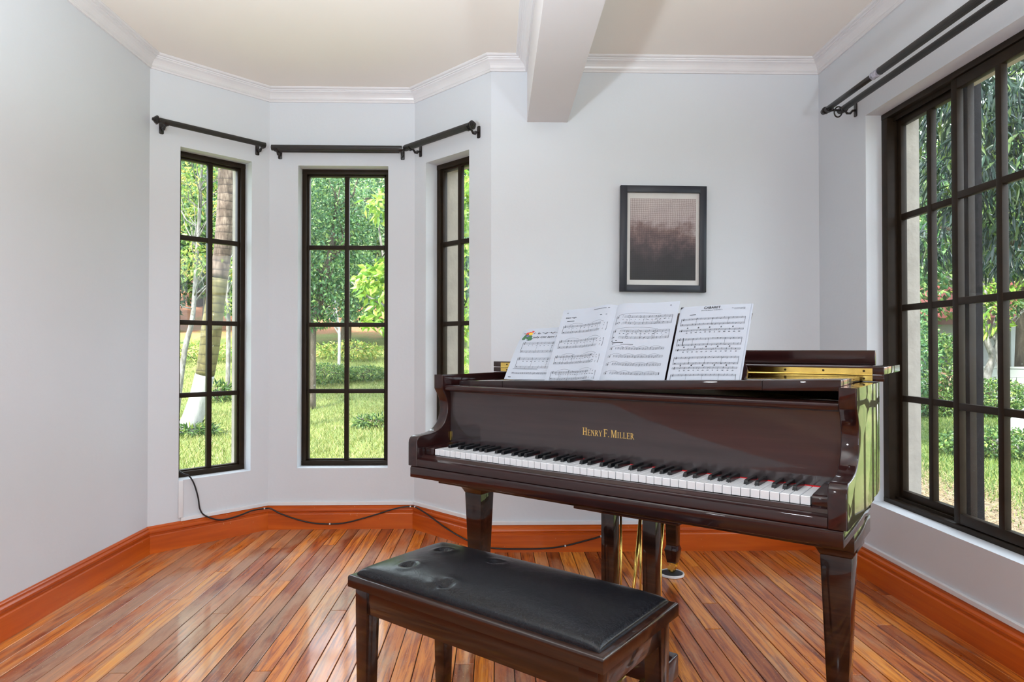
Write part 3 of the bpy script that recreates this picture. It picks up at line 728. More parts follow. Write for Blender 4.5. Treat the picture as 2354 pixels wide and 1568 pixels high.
# bent rim
outl = [(.70, .34), (.70, .42), (.688, .52), (.635, .65), (.53, .79), (.38, .91), (.22, 1.01), (.09, 1.13), (.0, 1.26), (-.07, 1.36), (-.16, 1.44), (-.29, 1.478), (-.44, 1.472), (-.57, 1.425), (-.655, 1.345), (-.694, 1.24), (-.70, 1.10), (-.70, .80), (-.70, .34)]
oc = [Vector((p.x, p.y)) for p in catmull([(x, y, 0) for x, y in outl], 5)]
def offset_curve(c, o):
    res = []
    for i, p in enumerate(c):
        t = (c[min(i + 1, len(c) - 1)] - c[max(i - 1, 0)]).normalized()
        res.append(p + Vector((-t.y, t.x)) * o)
    return res
ic = offset_curve(oc, 0.042)
verts, faces = [], []
for po, pi in zip(oc, ic):
    verts += [(po.x, po.y, .683), (po.x, po.y, .988), (po.x, po.y, .9915), (pi.x, pi.y, .9915), (pi.x, pi.y, .683)]
n = len(oc)
for i in range(n - 1):
    for k in range(5):
        k2 = (k + 1) % 5; faces.append((i * 5 + k, (i + 1) * 5 + k, (i + 1) * 5 + k2, i * 5 + k2))
faces += [(0, 1, 2, 3, 4), tuple(reversed(range((n - 1) * 5, n * 5)))]
rim = mesh('rim', verts, faces, M['mahogy'], piano, smooth=True)
bm = bmesh.new(); bm.from_mesh(rim.data); bmesh.ops.recalc_face_normals(bm, faces=bm.faces); bm.to_mesh(rim.data); bm.free()
rim.data.set_sharp_from_angle(angle=math.radians(35))
prism('soundboard', piano, M['interior'], [(p.x, p.y) for p in ic], 'z', .69, .71, smooth=False)
plate = prism('cast_iron_plate', piano, M['gold'], [(p.x, p.y) for p in ic if p.y > .40] + [(-.655, .36), (-.655, .27), (.655, .27), (.655, .36)][0:4], 'z', .905, .917, smooth=False)
box('pin_block', piano, M['interior'], (-.657, .657, .205, .30, .70, .905))
box('belly_rail', piano, M['interior'], (-.657, .657, .30, .34, .69, .90))
# key bed and front rail
prism('key_bed', piano, M['mahog'], [(YFR, .636), (YFR, .668), (-.041, .6745), (-.030, .676), (.34, .676), (.34, .654), (.24, .645), (.22, .636)], 'x', -.690, .692, 0.002)
box('under_plank', piano, M['legw'], (-.690, .690, .100, .34, .590, .637), .001)
prism('key_slip', piano, M['mahog'], [(YFR + .001, .6765), (YFR + .001, .696), (-.042, .700), (-.036, .7025), (-.028, .7035), (-.022, .706), (-.017, .711), (-.011, .7135), (-.005, .7135), (-.005, .6765)], 'x', -.6575, .6575)
for s in (-1, 1):
    x0, x1 = (.6155, .6575) if s > 0 else (-.6575, -.6155)
    prism('key_block', piano, M['mahogy'], [(-.003, .700), (-.003, .733), (.001, .738), (.012, .740), (.10, .744), (.129, .746), (.129, .700)], 'x', x0, x1, .0015)
# keys
KW = 1.2258 / 52
wk = None
for i in range(52):
    x = -.6129 + KW * (i + .5)
    if wk is None:
        bm = bmesh.new(); bm_box(bm, -KW / 2 + .0010, KW / 2 - .0010, 0, .128, .7145, .735)
        bevel(bm, .0012, 1, cond=lambda e: all(v.co.z > .73 for v in e.verts))
        wk = from_bm('white_key', bm, M['ivory'], piano); o = wk
    else:
        o = wk.copy(); link(o, piano)
    o.location = (x, 0, R.uniform(-.0004, .0004))
bk = None
for i in range(51):
    if i % 7 in (1, 4): continue
    x = -.6129 + KW * (i + 1) + {0: .0, 2: -.002, 3: .002, 5: -.003, 6: 0.0}[i % 7]
    if bk is None:
        v = []
        for y, z, hw in ((.0475, .733, .0062), (.0495, .7440, .0050), (.0540, .7470, .0044), (.128, .7475, .0046), (.128, .733, .0062)):
            v += [(-hw, y, z), (hw, y, z)]
        f = [(0, 1, 3, 2), (2, 3, 5, 4), (4, 5, 7, 6), (6, 7, 9, 8), (8, 9, 1, 0), (0, 2, 4, 6, 8), (9, 7, 5, 3, 1)]
        bk = mesh('black_key', v, f, M['ebony'], piano)
        bm = bmesh.new(); bm.from_mesh(bk.data); bmesh.ops.recalc_face_normals(bm, faces=bm.faces); bevel(bm, .0007, 1); bm.to_mesh(bk.data); bm.free()
        o = bk
    else:
        o = bk.copy(); link(o, piano)
    o.location = (x, 0, 0)
box('key_frame', piano, M['interior'], (-.6155, .6155, .004, .128, .6765, .7135))
box('felt_strip', piano, M['felt'], (-.614, .614, .1280, .1298, .733, .7372))
# fallboard with lettering
fb = prism('fallboard', piano, M['fall'], [(.1305, .736), (.1295, .780), (.1295, .918), (.1265, .929), (.118, .934), (.118, .9515), (.17, .9515), (.17, .736)], 'x', -.6565, .6565, 0.0)
prism('fallboard_rail', piano, M['mahog'], [(.099, .9345), (.0975, .938), (.0975, .9480), (.100, .951), (.106, .9525), (.200, .9525), (.200, .9345)], 'x', -.6565, .6560)
box('hinge_pin', piano, M['brass'], (-.6560, -.6515, .1255, .1290, .749, .781))
# serif capitals made of strokes: unit height 1
def glyph(ch):
    S = []   # list of polygons
    def rect(x0, y0, x1, y1): S.append([(x0, y0), (x1, y0), (x1, y1), (x0, y1)])
    def stem(x, w=.13, y0=0, y1=1, ser=.07):
        rect(x, y0, x + w, y1)
        if ser:
            rect(x - ser, y0, x + w + ser, y0 + .055); rect(x - ser, y1 - .055, x + w + ser, y1)
    def diag(xa, ya, xb, yb, w): S.append([(xa, ya), (xa + w, ya), (xb + w, yb), (xb, yb)])
    def arc(cx, cy, rx, ry, a0, a1, w, nseg=8):
        for k in range(nseg):
            t0 = math.radians(a0 + (a1 - a0) * k / nseg); t1 = math.radians(a0 + (a1 - a0) * (k + 1) / nseg)
            def ring(t, s): return (cx + (rx - s * w * abs(math.cos(t)) - s * .05 * abs(math.sin(t))) * math.cos(t), cy + (ry - s * w * .0 * abs(math.cos(t)) - s * .055 * abs(math.sin(t))) * math.sin(t))
            S.append([ring(t0, 0), ring(t1, 0), ring(t1, 1), ring(t0, 1)])
    W = .7
    if ch == 'H': stem(.07); stem(.50); rect(.2, .47, .5, .53); W = .72
    elif ch == 'E': stem(.07); rect(.2, .945, .55, 1); rect(.2, 0, .58, .055); rect(.2, .48, .45, .535); rect(.51, .80, .55, 1); rect(.54, 0, .58, .22); rect(.41, .40, .45, .62); W = .62
    elif ch == 'N': stem(.07, .06); stem(.55, .06); diag(.60, 0, .09, 1, .14); W = .74
    elif ch == 'R': stem(.07); arc(.25, .745, .28, .255, 90, -90, .13); diag(.52, 0, .25, .50, .14); rect(.50, 0, .72, .055); W = .70
    elif ch == 'Y': diag(.27, .45, .02, 1, .13); diag(.28, .45, .56, 1, .06); rect(.27, 0, .40, .46); rect(.19, 0, .48, .055); rect(-.03, .945, .22, 1); rect(.48, .945, .68, 1); W = .64
    elif ch == 'F': stem(.07); rect(.2, .945, .56, 1); rect(.2, .47, .44, .525); rect(.52, .78, .56, 1); rect(.40, .39, .44, .61); W = .58
    elif ch == 'M': stem(.07, .06, ser=.05); stem(.70, .13, ser=.05); diag(.38, 0, .08, 1, .13); diag(.40, 0, .68, 1, .06); W = .92
    elif ch == 'I': stem(.08); W = .36
    elif ch == 'L': stem(.07); rect(.2, 0, .55, .055); rect(.51, 0, .55, .24); W = .60
    elif ch == '.': rect(.03, 0, .15, .13); W = .18
    return S, W
def lettering(text_sizes, spacing, height_big, target_w, z0, y):
    polys = []; x = 0
    for ch, sz in text_sizes:
        if ch == ' ': x += spacing * 3.0; continue
        S, W = glyph(ch)
        for pl in S: polys.append([(x + px * sz * .78, pz * sz) for px, pz in pl])
        x += W * sz * .78 + spacing
    sx = target_w / x; verts, faces = [], []
    for pl in polys:
        b0 = len(verts)
        for px, pz in pl: verts.append((px * sx - target_w / 2, y, z0 + pz * height_big))
        for px, pz in pl: verts.append((px * sx - target_w / 2, y + .0006, z0 + pz * height_big))
        nn = len(pl); faces.append(tuple(range(b0, b0 + nn)))
        for k in range(nn):
            j = (k + 1) % nn; faces.append((b0 + k, b0 + nn + k, b0 + nn + j, b0 + j))
    return verts, faces
tx = [('H', 1), ('E', .77), ('N', .77), ('R', .77), ('Y', .77), (' ', 0), ('F', 1), ('.', 1), (' ', 0), ('M', 1), ('I', .77), ('L', .77), ('L', .77), ('E', .77), ('R', .77)]
v, f = lettering(tx, .055, .0235, .181, .8125, .1290)
tag(mesh('maker_lettering', v, f, M['gold'], fb), 'gold maker name in serif capitals')
# music shelf and desk, propped up on the right
def tilt(o, s=.0303, z=0):
    for vv in o.data.vertices: vv.co.z += s * vv.co.x + z
    return o
tilt(box('music_shelf', piano, M['mahog'], (-.4305, .4585, .1505, .42, .9600, .9868), .0015))
tilt(box('music_shelf_end', piano, M['mahog'], (-.6340, -.4325, .1515, .42, .9600, .9868), .0015))
tilt(box('music_shelf_end', piano, M['mahog'], (.4600, .6540, .1495, .42, .9595, .9875), .0015))
a = math.radians(38)
def desk_pt(x, L, h=0.0):    # h: towards the player
    return (x, .226 + L * math.sin(a) - h * math.cos(a), .9868 + .0303 * x + L * math.cos(a) + h * math.sin(a))
dsk = [(-.40, .0), (.388, .0), (.392, .012), (.390, .040), (.384, .054), (.374, .064), (.366, .078), (.362, .10), (.362, .262), (.352, .276), (.20, .276), (.0, .268), (-.2, .252), (-.385, .230), (-.398, .224), (-.402, .21)]
verts = [desk_pt(x, L, 0) for x, L in dsk] + [desk_pt(x, L, -.014) for x, L in dsk]; n = len(dsk)
faces = [tuple(range(n)), tuple(reversed(range(n, 2 * n)))] + [(k, n + k, n + (k + 1) % n, (k + 1) % n) for k in range(n)]
dk = mesh('music_desk', verts, faces, M['mahog'], piano)
bm = bmesh.new(); bm.from_mesh(dk.data); bmesh.ops.recalc_face_normals(bm, faces=bm.faces); bevel(bm, .0015, 1); bm.to_mesh(dk.data); bm.free()
# lid and folded front flap
lo_ = offset_curve(oc, -.012)
lidp = [(p.x, p.y) for p in lo_ if p.y > .455] 
lidp = [(.712, .455)] + lidp + [(-.712, .455)]
prism('lid', piano, M['mahogy'], lidp, 'z', .9925, 1.0105, .002)
flap = box('lid_flap', piano, M['mahogy'], (-.712, .712, .4548, .812, 1.0125, 1.0345), .002)
box('lid_lip', piano, M['mahog'], (-.640, .645, .782, .803, 1.0345, 1.0815), .002)
hg = empty('lid_hinge', parent=piano)
box('hinge_leaf', hg, M['brass'], (-.672, .682, .4525, .4548, 1.0135, 1.0300)); box('hinge_leaf', hg, M['brass'], (-.672, .682, .4525, .4548, .9945, 1.0090))
tube('hinge_knuckle', hg, M['brass'], [(-.672, .4520, 1.0113), (.682, .4520, 1.0113)], .0026, 8)
sc0 = None
for k in range(13):
    for z in (1.0225, 1.0005):
        x = -.640 + k * 1.300 / 12
        if sc0 is None:
            sc0 = lathe('hinge_screw', hg, M['screw'], [(.0034, 0), (.0034, .0008), (.0015, .0012)], 10, Matrix.Rotation(math.pi / 2, 4, 'X')); o = sc0
        else: o = sc0.copy(); link(o, hg)
        o.location = (x, .4524, z)
# legs
def leg(cx, cy, front):
    g = empty('leg', (0, 0, 0), parent=piano)
    if front:
        frustum('capital', g, M['legw'], [(cx, cy, .0375, .0375, .5440), (cx, cy, .0405, .0405, .5480), (cx, cy, .0425, .0425, .5530), (cx, cy, .0475, .0475, .5630), (cx, cy, .0530, .0530, .5680), (cx, cy, .0530, .0530, .590)], .001)
        if cx > 0:
            # curved bracket flaring back to the case side
            prism('bracket', g, M['mahogy'], [(cy + .03, .46), (cy + .037, .46), (cy + .042, .53), (cy + .056, .575), (cy + .085, .605), (cy + .13, .620), (cy + .13, .636), (cy + .02, .636)], 'x', cx - .03, cx + .036)
        frustum('shaft', g, M['legw'], [(cx, cy, .0250, .0250, .150), (cx, cy, .0385, .0385, .545)], .0015)
    else:
        frustum('shaft', g, M['legw'], [(cx, cy, .0245, .0245, .140), (cx, cy, .034, .034, .690)], .0015)
    frustum('foot_block', g, M['mahog'], [(cx, cy, .0215, .0215, .062), (cx, cy, .0315, .0315, .124), (cx, cy, .0250, .0250, .1425), (cx, cy, .0240, .0240, .152)], .0012)
    c = empty('caster', parent=g)
    box('caster_plate', g, M['brass'], (cx - .018, cx + .018, cy - .018, cy + .018, .0575, .0625), .001)
    prism('caster_fork', g, M['brass'], [(cx - .002, .0590), (cx + .022, .0590), (cx + .006, .020), (cx - .004, .020)], 'y', cy - .021, cy - .016, smooth=False)
    prism('caster_fork', g, M['brass'], [(cx - .002, .0590), (cx + .022, .0590), (cx + .006, .020), (cx - .004, .020)], 'y', cy + .006, cy + .011, smooth=False)
    mt = Matrix.Translation((cx - .004, cy - .005, .0330)) @ Matrix.Rotation(math.pi / 2, 4, 'X')
    lathe('caster_wheel', g, M['brass'], [(.012, -.010), (.0185, -.0085), (.0205, -.004), (.0205, .004), (.0185, .0085), (.012, .010)], 20, mt)
    bpy.data.objects.remove(c)
    return g
leg(-.608, .238, True); leg(.630, .238, True); leg(-.289, 1.309, False)
def coaster(lx, ly, label):
    p = piano.matrix_basis @ Vector((lx - .004, ly - .005, 0)) if False else Vector((0.266 + (lx - .004) * math.cos(PR) - (ly - .005) * math.sin(PR), 1.92 + (lx - .004) * math.sin(PR) + (ly - .005) * math.cos(PR), 0))
    c = empty('caster_cup', p); tag(c, label, 'caster cup', 'caster cups under the piano legs')
    lathe('dish', c, M['whiteplastic'], [(.050, 0), (.0575, .002), (.0590, .009), (.0575, .013), (.0530, .013), (.0510, .0085), (.0, .0082)], 40)
    lathe('rubber_pad', c, M['darkrubber'], [(.0505, .0083), (.0505, .0115), (.046, .0122), (.0, .0122)], 36)
coaster(-.289, 1.309, 'round white caster cup with dark pad under the tail leg of the piano')
coaster(.630, .238, 'round white caster cup under the front leg nearest the sliding window')
coaster(-.608, .238, 'round white caster cup under the front leg behind the bench')
# pedal lyre
ly = empty('lyre', parent=piano)
box('lyre_plate', ly, M['mahog'], (-.178, .193, .215, .36, .549, .562), .002)
box('lyre_block', ly, M['mahog'], (-.165, .180, .225, .335, .562, .590))
for x0, x1 in ((-.077, -.030), (.070, .116)):
    box('lyre_post', ly, M['legw'], (x0, x1, .222, .262, .12, .549), .003)
box('pedal_box', ly, M['mahog'], (-.115, .158, .205, .300, .050, .125), .006, 3)
for x in (-.045, .02, .085):
    v = []; st = [(.21, .007, .062), (.17, .008, .060), (.14, .013, .057), (.11, .018, .053), (.09, .017, .050), (.080, .010, .048)]
    for y, hw, z in st: v += [(x - hw, y, z), (x + hw, y, z), (x + hw, y, z - .006), (x - hw, y, z - .006)]
    f = [(0, 1, 2, 3)] + [(4 * k + i, 4 * k + (i + 1) % 4, 4 * k + 4 + (i + 1) % 4, 4 * k + 4 + i) for k in range(len(st) - 1) for i in range(4)] + [(23, 22, 21, 20)]
    pd = mesh('pedal', v, f, M['brass'], ly)
    bm = bmesh.new(); bm.from_mesh(pd.data); bmesh.ops.recalc_face_normals(bm, faces=bm.faces); bm.to_mesh(pd.data); bm.free()
for x in (-.029, .041, .111): tube('pedal_rod', ly, M['brass'], [(x, .270, .549), (x, .270, .12)], .0038, 8)
tube('lyre_brace', ly, M['brass'], [(.008, .245, .12), (-.022, .425, .60)], .0062, 10)
tube('lyre_brace', ly, M['brass'], [(.090, .245, .12), (.060, .425, .60)], .0062, 10)

# ------------------------------------------------------------------ sheet music
CP, SP = math.cos(PR), math.sin(PR)
def P2W(p): return Vector((0.266 + p[0] * CP - p[1] * SP, 1.92 + p[0] * SP + p[1] * CP, p[2]))
def make_page(BL, BRc, TL, TR, bulge):
    BL, BRc, TL, TR = (Vector(q) for q in (BL, BRc, TL, TR))
    nrm = (BRc - BL).cross(TL - BL).normalized()
    if nrm.y > 0: nrm = -nrm
    def fn(u, v, h=0.0):
        p = BL * (1 - u) * (1 - v) + BRc * u * (1 - v) + TL * (1 - u) * v + TR * u * v
        return P2W(p + nrm * (bulge(u, v) + h))
    return fn
def page_mesh(name, fn, parent, nu=14, nv=8, th=.0012):
    verts = [fn(i / nu, j / nv) for j in range(nv + 1) for i in range(nu + 1)] + [fn(i / nu, j / nv, -th) for j in range(nv + 1) for i in range(nu + 1)]
    o = (nu + 1) * (nv + 1); faces = []
    for j in range(nv):
        for i in range(nu):
            k = j * (nu + 1) + i
            faces.append((k, k + 1, k + nu + 2, k + nu + 1)); faces.append((o + k, o + k + nu + 1, o + k + nu + 2, o + k + 1))
    rimv = [i for i in range(nu + 1)] + [j * (nu + 1) + nu for j in range(1, nv + 1)] + [nv * (nu + 1) + i for i in range(nu - 1, -1, -1)] + [j * (nu + 1) for j in range(nv - 1, 0, -1)]
    for q in range(len(rimv)):
        a_, b_ = rimv[q], rimv[(q + 1) % len(rimv)]; faces.append((a_, o + a_, o + b_, b_))
    o_ = mesh(name, verts, faces, M['paper'], parent, smooth=True); o_.data.set_sharp_from_angle(angle=math.radians(40)); return o_
class Print:
    def __init__(s, fn, wm, hm): s.fn, s.w, s.h, s.v, s.f = fn, wm, hm, [], []
    def poly(s, pts, h=.0007):
        b = len(s.v); s.v += [s.fn(u, v, h) for u, v in pts]; s.f.append(tuple(range(b, b + len(pts))))
    def rect(s, u0, v0, u1, v1, cut=1):
        for k in range(cut):
            ua = u0 + (u1 - u0) * k / cut; ub = u0 + (u1 - u0) * (k + 1) / cut
            s.poly([(ua, v0), (ub, v0), (ub, v1), (ua, v1)])
    def dot(s, u, v, ru, rv, n=7): s.poly([(u + ru * math.cos(2 * math.pi * k / n), v + rv * math.sin(2 * math.pi * k / n)) for k in range(n)])
    def line(s, pts, t):
        for (a_, b_), (c_, d_) in zip(pts[:-1], pts[1:]): s.poly([(a_, b_ - t), (c_, d_ - t), (c_, d_ + t), (a_, b_ + t)])
    def text(s, txt, u, v, height_m, bold=0.0, shear=0.0, width_m=None, align='L'):
        cu = bpy.data.curves.new('txt', 'FONT'); cu.body = txt; cu.size = 1.0; cu.offset = bold; cu.shear = shear; cu.resolution_u = 3
        ob = bpy.data.objects.new('txt', cu); COL.objects.link(ob)
        dg = bpy.context.evaluated_depsgraph_get(); me = bpy.data.meshes.new_from_object(ob.evaluated_get(dg))
        vs = [vv.co.copy() for vv in me.vertices]; fs = [tuple(p.vertices) for p in me.polygons]
        bpy.data.objects.remove(ob); bpy.data.curves.remove(cu); bpy.data.meshes.remove(me)
        x0 = min(q.x for q in vs); x1 = max(q.x for q in vs)
        k = height_m / .7; kx = k if width_m is None else width_m / (x1 - x0)
        wu = (x1 - x0) * kx / s.w; ou = {'L': u, 'C': u - wu / 2, 'R': u - wu}[align]
        b = len(s.v); s.v += [s.fn(ou + (q.x - x0) * kx / s.w, v + q.y * k / s.h, .0007) for q in vs]
        s.f += [tuple(b + i for i in fc) for fc in fs]
    def staff(s, u0, u1, v, notes, gap=.0017, clef='t', lyr=0, bars=3, thick=.00016):
        gv = gap / s.h; tv = thick / s.h
        for k in range(5): s.rect(u0, v + k * gv - tv, u1, v + k * gv + tv, 6)
        for k in range(bars + 1):
            u = u0 + (u1 - u0) * k / bars; s.rect(u - .0003 / s.w, v, u + .0003 / s.w, v + 4 * gv)
        if clef == 't':
            s.dot(u0 + .007 / s.w, v + 1.2 * gv, .0021 / s.w, .0019 / s.h); s.rect(u0 + .0065 / s.w, v - 1.2 * gv, u0 + .0075 / s.w, v + 5.2 * gv); s.dot(u0 + .0075 / s.w, v + 4.3 * gv, .0012 / s.w, .0014 / s.h)
        else:
            s.dot(u0 + .006 / s.w, v + 3.0 * gv, .0018 / s.w, .0016 / s.h); s.line([(u0 + .0055 / s.w, v + 3.8 * gv), (u0 + .0085 / s.w, v + 2.6 * gv), (u0 + .0045 / s.w, v + .8 * gv)], .0004 / s.h)
        for k in range(notes):
            u = u0 + .018 / s.w + (u1 - u0 - .022 / s.w) * (k + .5 + R.uniform(-.15, .15)) / notes
            p = v + R.uniform(-.5, 4.2) * gv
            s.dot(u, p, .00115 / s.w, .00085 / s.h); sd = 1 if p < v + 2 * gv else -1
            s.rect(u + sd * .0011 / s.w, min(p, p + sd * 3.2 * gv), u + sd * .0011 / s.w + .00045 / s.w, max(p, p + sd * 3.2 * gv))
        for q in range(lyr):
            for k in range(notes):
                u = u0 + .018 / s.w + (u1 - u0 - .022 / s.w) * (k + .5) / notes; wq = R.uniform(.0015, .0035)
                s.rect(u - wq / s.w, v - (3.3 + q * 1.6) * gv, u + wq / s.w, v - (2.7 + q * 1.6) * gv)
    def slur(s, u0, u1, v, hgt):
        pts = [(u0 + (u1 - u0) * k / 8, v + hgt * math.sin(math.pi * k / 8)) for k in range(9)]; s.line(pts, .00028 / s.h)
    def scribble(s, u, v, sz):
        pts = [(u + R.uniform(-sz, sz) / s.w, v + R.uniform(-sz, sz) / s.h) for _ in range(4)]; s.line(pts, .0003 / s.h)
    def build(s, parent, mat='ink', name='print'):
        o_ = mesh(name, s.v, s.f, M[mat], parent); o_['kind'] = 'stuff'; return o_
    def reset(s): s.v, s.f = [], []

def grand(pr, u0, u1, v_top, notes, gap, dist, lyr=0, bars=3):
    """treble staff at v_top and bass staff below it"""
    pr.staff(u0, u1, v_top, notes, gap, 't', lyr, bars); pr.staff(u0, u1, v_top - dist / pr.h, notes, gap, 'b', 0, bars)
    pr.rect(u0 - .0006 / pr.w, v_top - dist / pr.h, u0 + .0004 / pr.w, v_top + 4 * gap / pr.h)
    pr.rect(u1 - .0004 / pr.w, v_top - dist / pr.h, u1 + .0004 / pr.w, v_top + 4 * gap / pr.h)
    for k in range(1, bars): 
        u = u0 + (u1 - u0) * k / bars; pr.rect(u - .00025 / pr.w, v_top - dist / pr.h, u + .00025 / pr.w, v_top)

# left loose sheet
j0 = empty('music_sheet', P2W((-.34, .20, .975))); tag(j0, 'leftmost sheet of music with colourful holly ornament, half covered by the open book', 'sheet music')
def rebase(o, par):
    o.matrix_parent_inverse = par.matrix_world.inverted() if False else Matrix.Translation(-Vector(par.location))
    return o
jf = make_page((-.455, .197, .9745), (-.225, .203, .981), (-.487, .353, 1.158), (-.255, .361, 1.170), lambda u, v: .006 * (1 - u) ** 3 + .004 * math.sin(math.pi * v) * (1 - u) - (.012 * max(0, .12 - u) / .12 * v if u < .12 else 0))
rebase(page_mesh('page', jf, j0), j0)
pr = Print(jf, .231, .245)
pr.text('Jolly Old Saint Nicholas', .26, .795, .0085, .012, .25, .155)
for i_ in range(26):
    u = .26 + i_ * .02; pr.rect(u, .885 + .012 * math.sin(i_), u + .012, .90 + .012 * math.sin(i_ * 1.7))
grand(pr, .13, .95, .665, 10, .0024, .040, 1, 3); grand(pr, .13, .95, .36, 10, .0024, .038, 1, 3)
pr.rect(.10, .188, .55, .193, 3); pr.staff(.10, .92, .10, 20, .0016, 'b', 0, 4); pr.rect(.06, .035, .11, .045); pr.rect(.06, .905, .09, .915)
pr.rect(.17, .745, .22, .755)
rebase(pr.build(j0), j0)
for nm, spots, rr in (('leafink', [(.12, .83), (.10, .80), (.15, .86), (.22, .78), (.21, .82), (.19, .80)], .011), ('pink', [(.15, .90), (.19, .915), (.235, .93), (.13, .885)], .006), ('violet', [(.175, .835)], .0085), ('gold2', [(.205, .885)], .0095)):
    pr.reset()
    for u, v_ in spots: pr.dot(u, v_, rr / .231, rr * .8 / .245, 6)
    rebase(pr.build(j0, nm, 'ornament'), j0)
# open book
b0 = empty('music_book', P2W((-.06, .20, .98))); tag(b0, 'open music book with two printed pages in the middle of the piano desk', 'music book')
sb, stp = (-.064, .186, .981), (-.077, .343, 1.236)
lf = make_page((-.278, .188, .976), sb, (-.301, .351, 1.227), stp, lambda u, v: .014 * u ** 1.5 * math.sin(math.pi * u ** 3))
rf = make_page(sb, (.160, .188, .988), stp, (.147, .347, 1.242), lambda u, v: .012 * (1 - u) ** 1.5 * math.sin(math.pi * (1 - u) ** 3))
rebase(page_mesh('left_page', lf, b0, 48), b0); rebase(page_mesh('right_page', rf, b0, 48), b0)
pr = Print(lf, .222, .305)
pr.text('Silent Night', .09, .868, .0060, .004, 0, .046); pr.rect(.75, .862, .88, .868); pr.rect(.09, .945, .115, .952); pr.rect(.60, .955, .90, .960, 3); pr.rect(.13, .820, .27, .829, 2)
for k, vt in enumerate((.735, .525, .310, .100)):
    grand(pr, .09, .92, vt, 10 + k * 2, .0019, .026, 1, 5)
    pr.slur(.2, .45, vt + .035, .02); pr.slur(.62, .85, vt + .035, .022)
    if k > 1:
        for _ in range(10): pr.scribble(R.uniform(.15, .85), vt + R.uniform(-.06, .04), .004)
rebase(pr.build(b0), b0)
pr = Print(rf, .223, .305)
pr.rect(.86, .948, .885, .955)
for k, vt in enumerate((.800, .610)):
    grand(pr, .06, .93, vt, 12, .0021, .026, 1, 4); pr.slur(.1, .75, vt + .04, .025)
    for _ in range(22): pr.scribble(R.uniform(.1, .85), vt + R.uniform(-.08, .04), .005)
pr.rect(.06, .495, .16, .502); pr.rect(.08, .468, .26, .477, 2); pr.rect(.09, .448, .42, .452, 2)
for vt in (.385, .285, .185, .075):
    pr.staff(.07, .90, vt, 18, .0021, 't', 0, 8)
    for q in range(4): pr.slur(.12 + q * .19, .28 + q * .19, vt + .032, .014)
pr.rect(.895, .075, .905, .103)
rebase(pr.build(b0), b0)
# right sheet
c0 = empty('music_sheet', P2W((.27, .20, .99))); tag(c0, 'rightmost sheet of show music with bold capital title', 'sheet music')
cf = make_page((.166, .190, .988), (.384, .190, .9945), (.150, .346, 1.220), (.372, .351, 1.2245), lambda u, v: .003 * math.sin(math.pi * u))
rebase(page_mesh('page', cf, c0), c0)
uf = make_page((.172, .193, .987), (.389, .193, .9945), (.156, .349, 1.219), (.3775, .354, 1.2245), lambda u, v: .0015 * math.sin(math.pi * u))
rebase(page_mesh('under_page', uf, c0), c0)
pr = Print(cf, .220, .285)
pr.text('CABARET', .47, .952, .0088, .028, 0, .052, 'C'); pr.text('(from the Musical "CABARET")', .47, .925, .0034, .006, 0, .066, 'C')
pr.text('Music by JOHN KANDER', .93, .945, .0024, .003, 0, .040, 'R'); pr.text('Words by FRED EBB', .93, .930, .0024, .003, 0, .033, 'R'); pr.rect(.16, .875, .25, .882)
for k, vt in enumerate((.808, .475 - .14 + .21, .205 + .06, .035 + .005)):
    pass
for vt in (.805, .530, .285, .062):
    grand(pr, .05, .95, vt, 14, .0016, .0215, 0, 4)
for vt in (.650, .392, .152):
    pr.staff(.05, .95, vt, 12, .0016, 't', 2, 5)
    for q in range(5): pr.rect(.155 + q * .16, vt + .036, .175 + q * .16, vt + .046); pr.rect(.158 + q * .16, vt + .050, .172 + q * .16, vt + .054)
pr.rect(.13, .452, .140, .56)
pr.poly([(.002, .998), (.002, .965), (.05, .998)])
rebase(pr.build(c0), c0)

# ------------------------------------------------------------------ bench
bench = empty('piano_bench', (0.018, 1.652, 0), math.radians(-39.0)); tag(bench, 'walnut piano bench with a black leather padded seat', 'bench')
bm = bmesh.new(); bm_box(bm, -.388, .388, -.179, .179, .4535, .485)
bevel(bm, .007, 3, cond=lambda e: all(v.co.z > .48 for v in e.verts)); 
from_bm('seat_board', bm, M['bench'], bench, True)
# cushion: domed grid with button dents
nu, nv = 96, 48; hx, hy = .370, .163
dents = [(-.254, -.084, .012), (-.081, -.127, .013), (-.267, .063, .012), (-.076, .057, .008), (-.10, -.150, .004), (-.105, -.118, .004)]
verts, faces = [], []
def cz(x, y):
    ex = max(0, 1 - (abs(x) / hx) ** 16); ey = max(0, 1 - (abs(y) / hy) ** 9)
    z = .4855 + .021 * (ex ** .30) * (ey ** .30) + .016 * math.cos(x / hx * 1.45) * math.cos(y / hy * 1.45) * (ex * ey)
    for dx, dy, dp in dents:
        r2 = ((x - dx) ** 2 + (y - dy) ** 2) / .013 ** 2
        z -= dp * math.exp(-r2); z += dp * .22 * math.exp(-(math.sqrt(r2) - 2.0) ** 2 * 1.4)
    return z
for j in range(nv + 1):
    for i in range(nu + 1):
        tu = -1 + 2 * i / nu; tv = -1 + 2 * j / nv
        x = hx * math.copysign(abs(math.sin(tu * math.pi / 2)) ** .85, tu); y = hy * math.copysign(abs(math.sin(tv * math.pi / 2)) ** .85, tv)
        verts.append((x, y, cz(x, y)))
for j in range(nv):
    for i in range(nu):
        k = j * (nu + 1) + i; faces.append((k, k + 1, k + nu + 2, k + nu + 1))
o = len(verts); rimv = [i for i in range(nu + 1)] + [j * (nu + 1) + nu for j in range(1, nv + 1)] + [nv * (nu + 1) + i for i in range(nu - 1, -1, -1)] + [j * (nu + 1) for j in range(nv - 1, 0, -1)]
for q in rimv: verts.append((verts[q][0], verts[q][1], .4845))
for q in range(len(rimv)):
    faces.append((rimv[q], o + q, o + (q + 1) % len(rimv), rimv[(q + 1) % len(rimv)]))
cu = mesh('cushion', verts, faces, M['leather'], bench, smooth=True)
bt = None
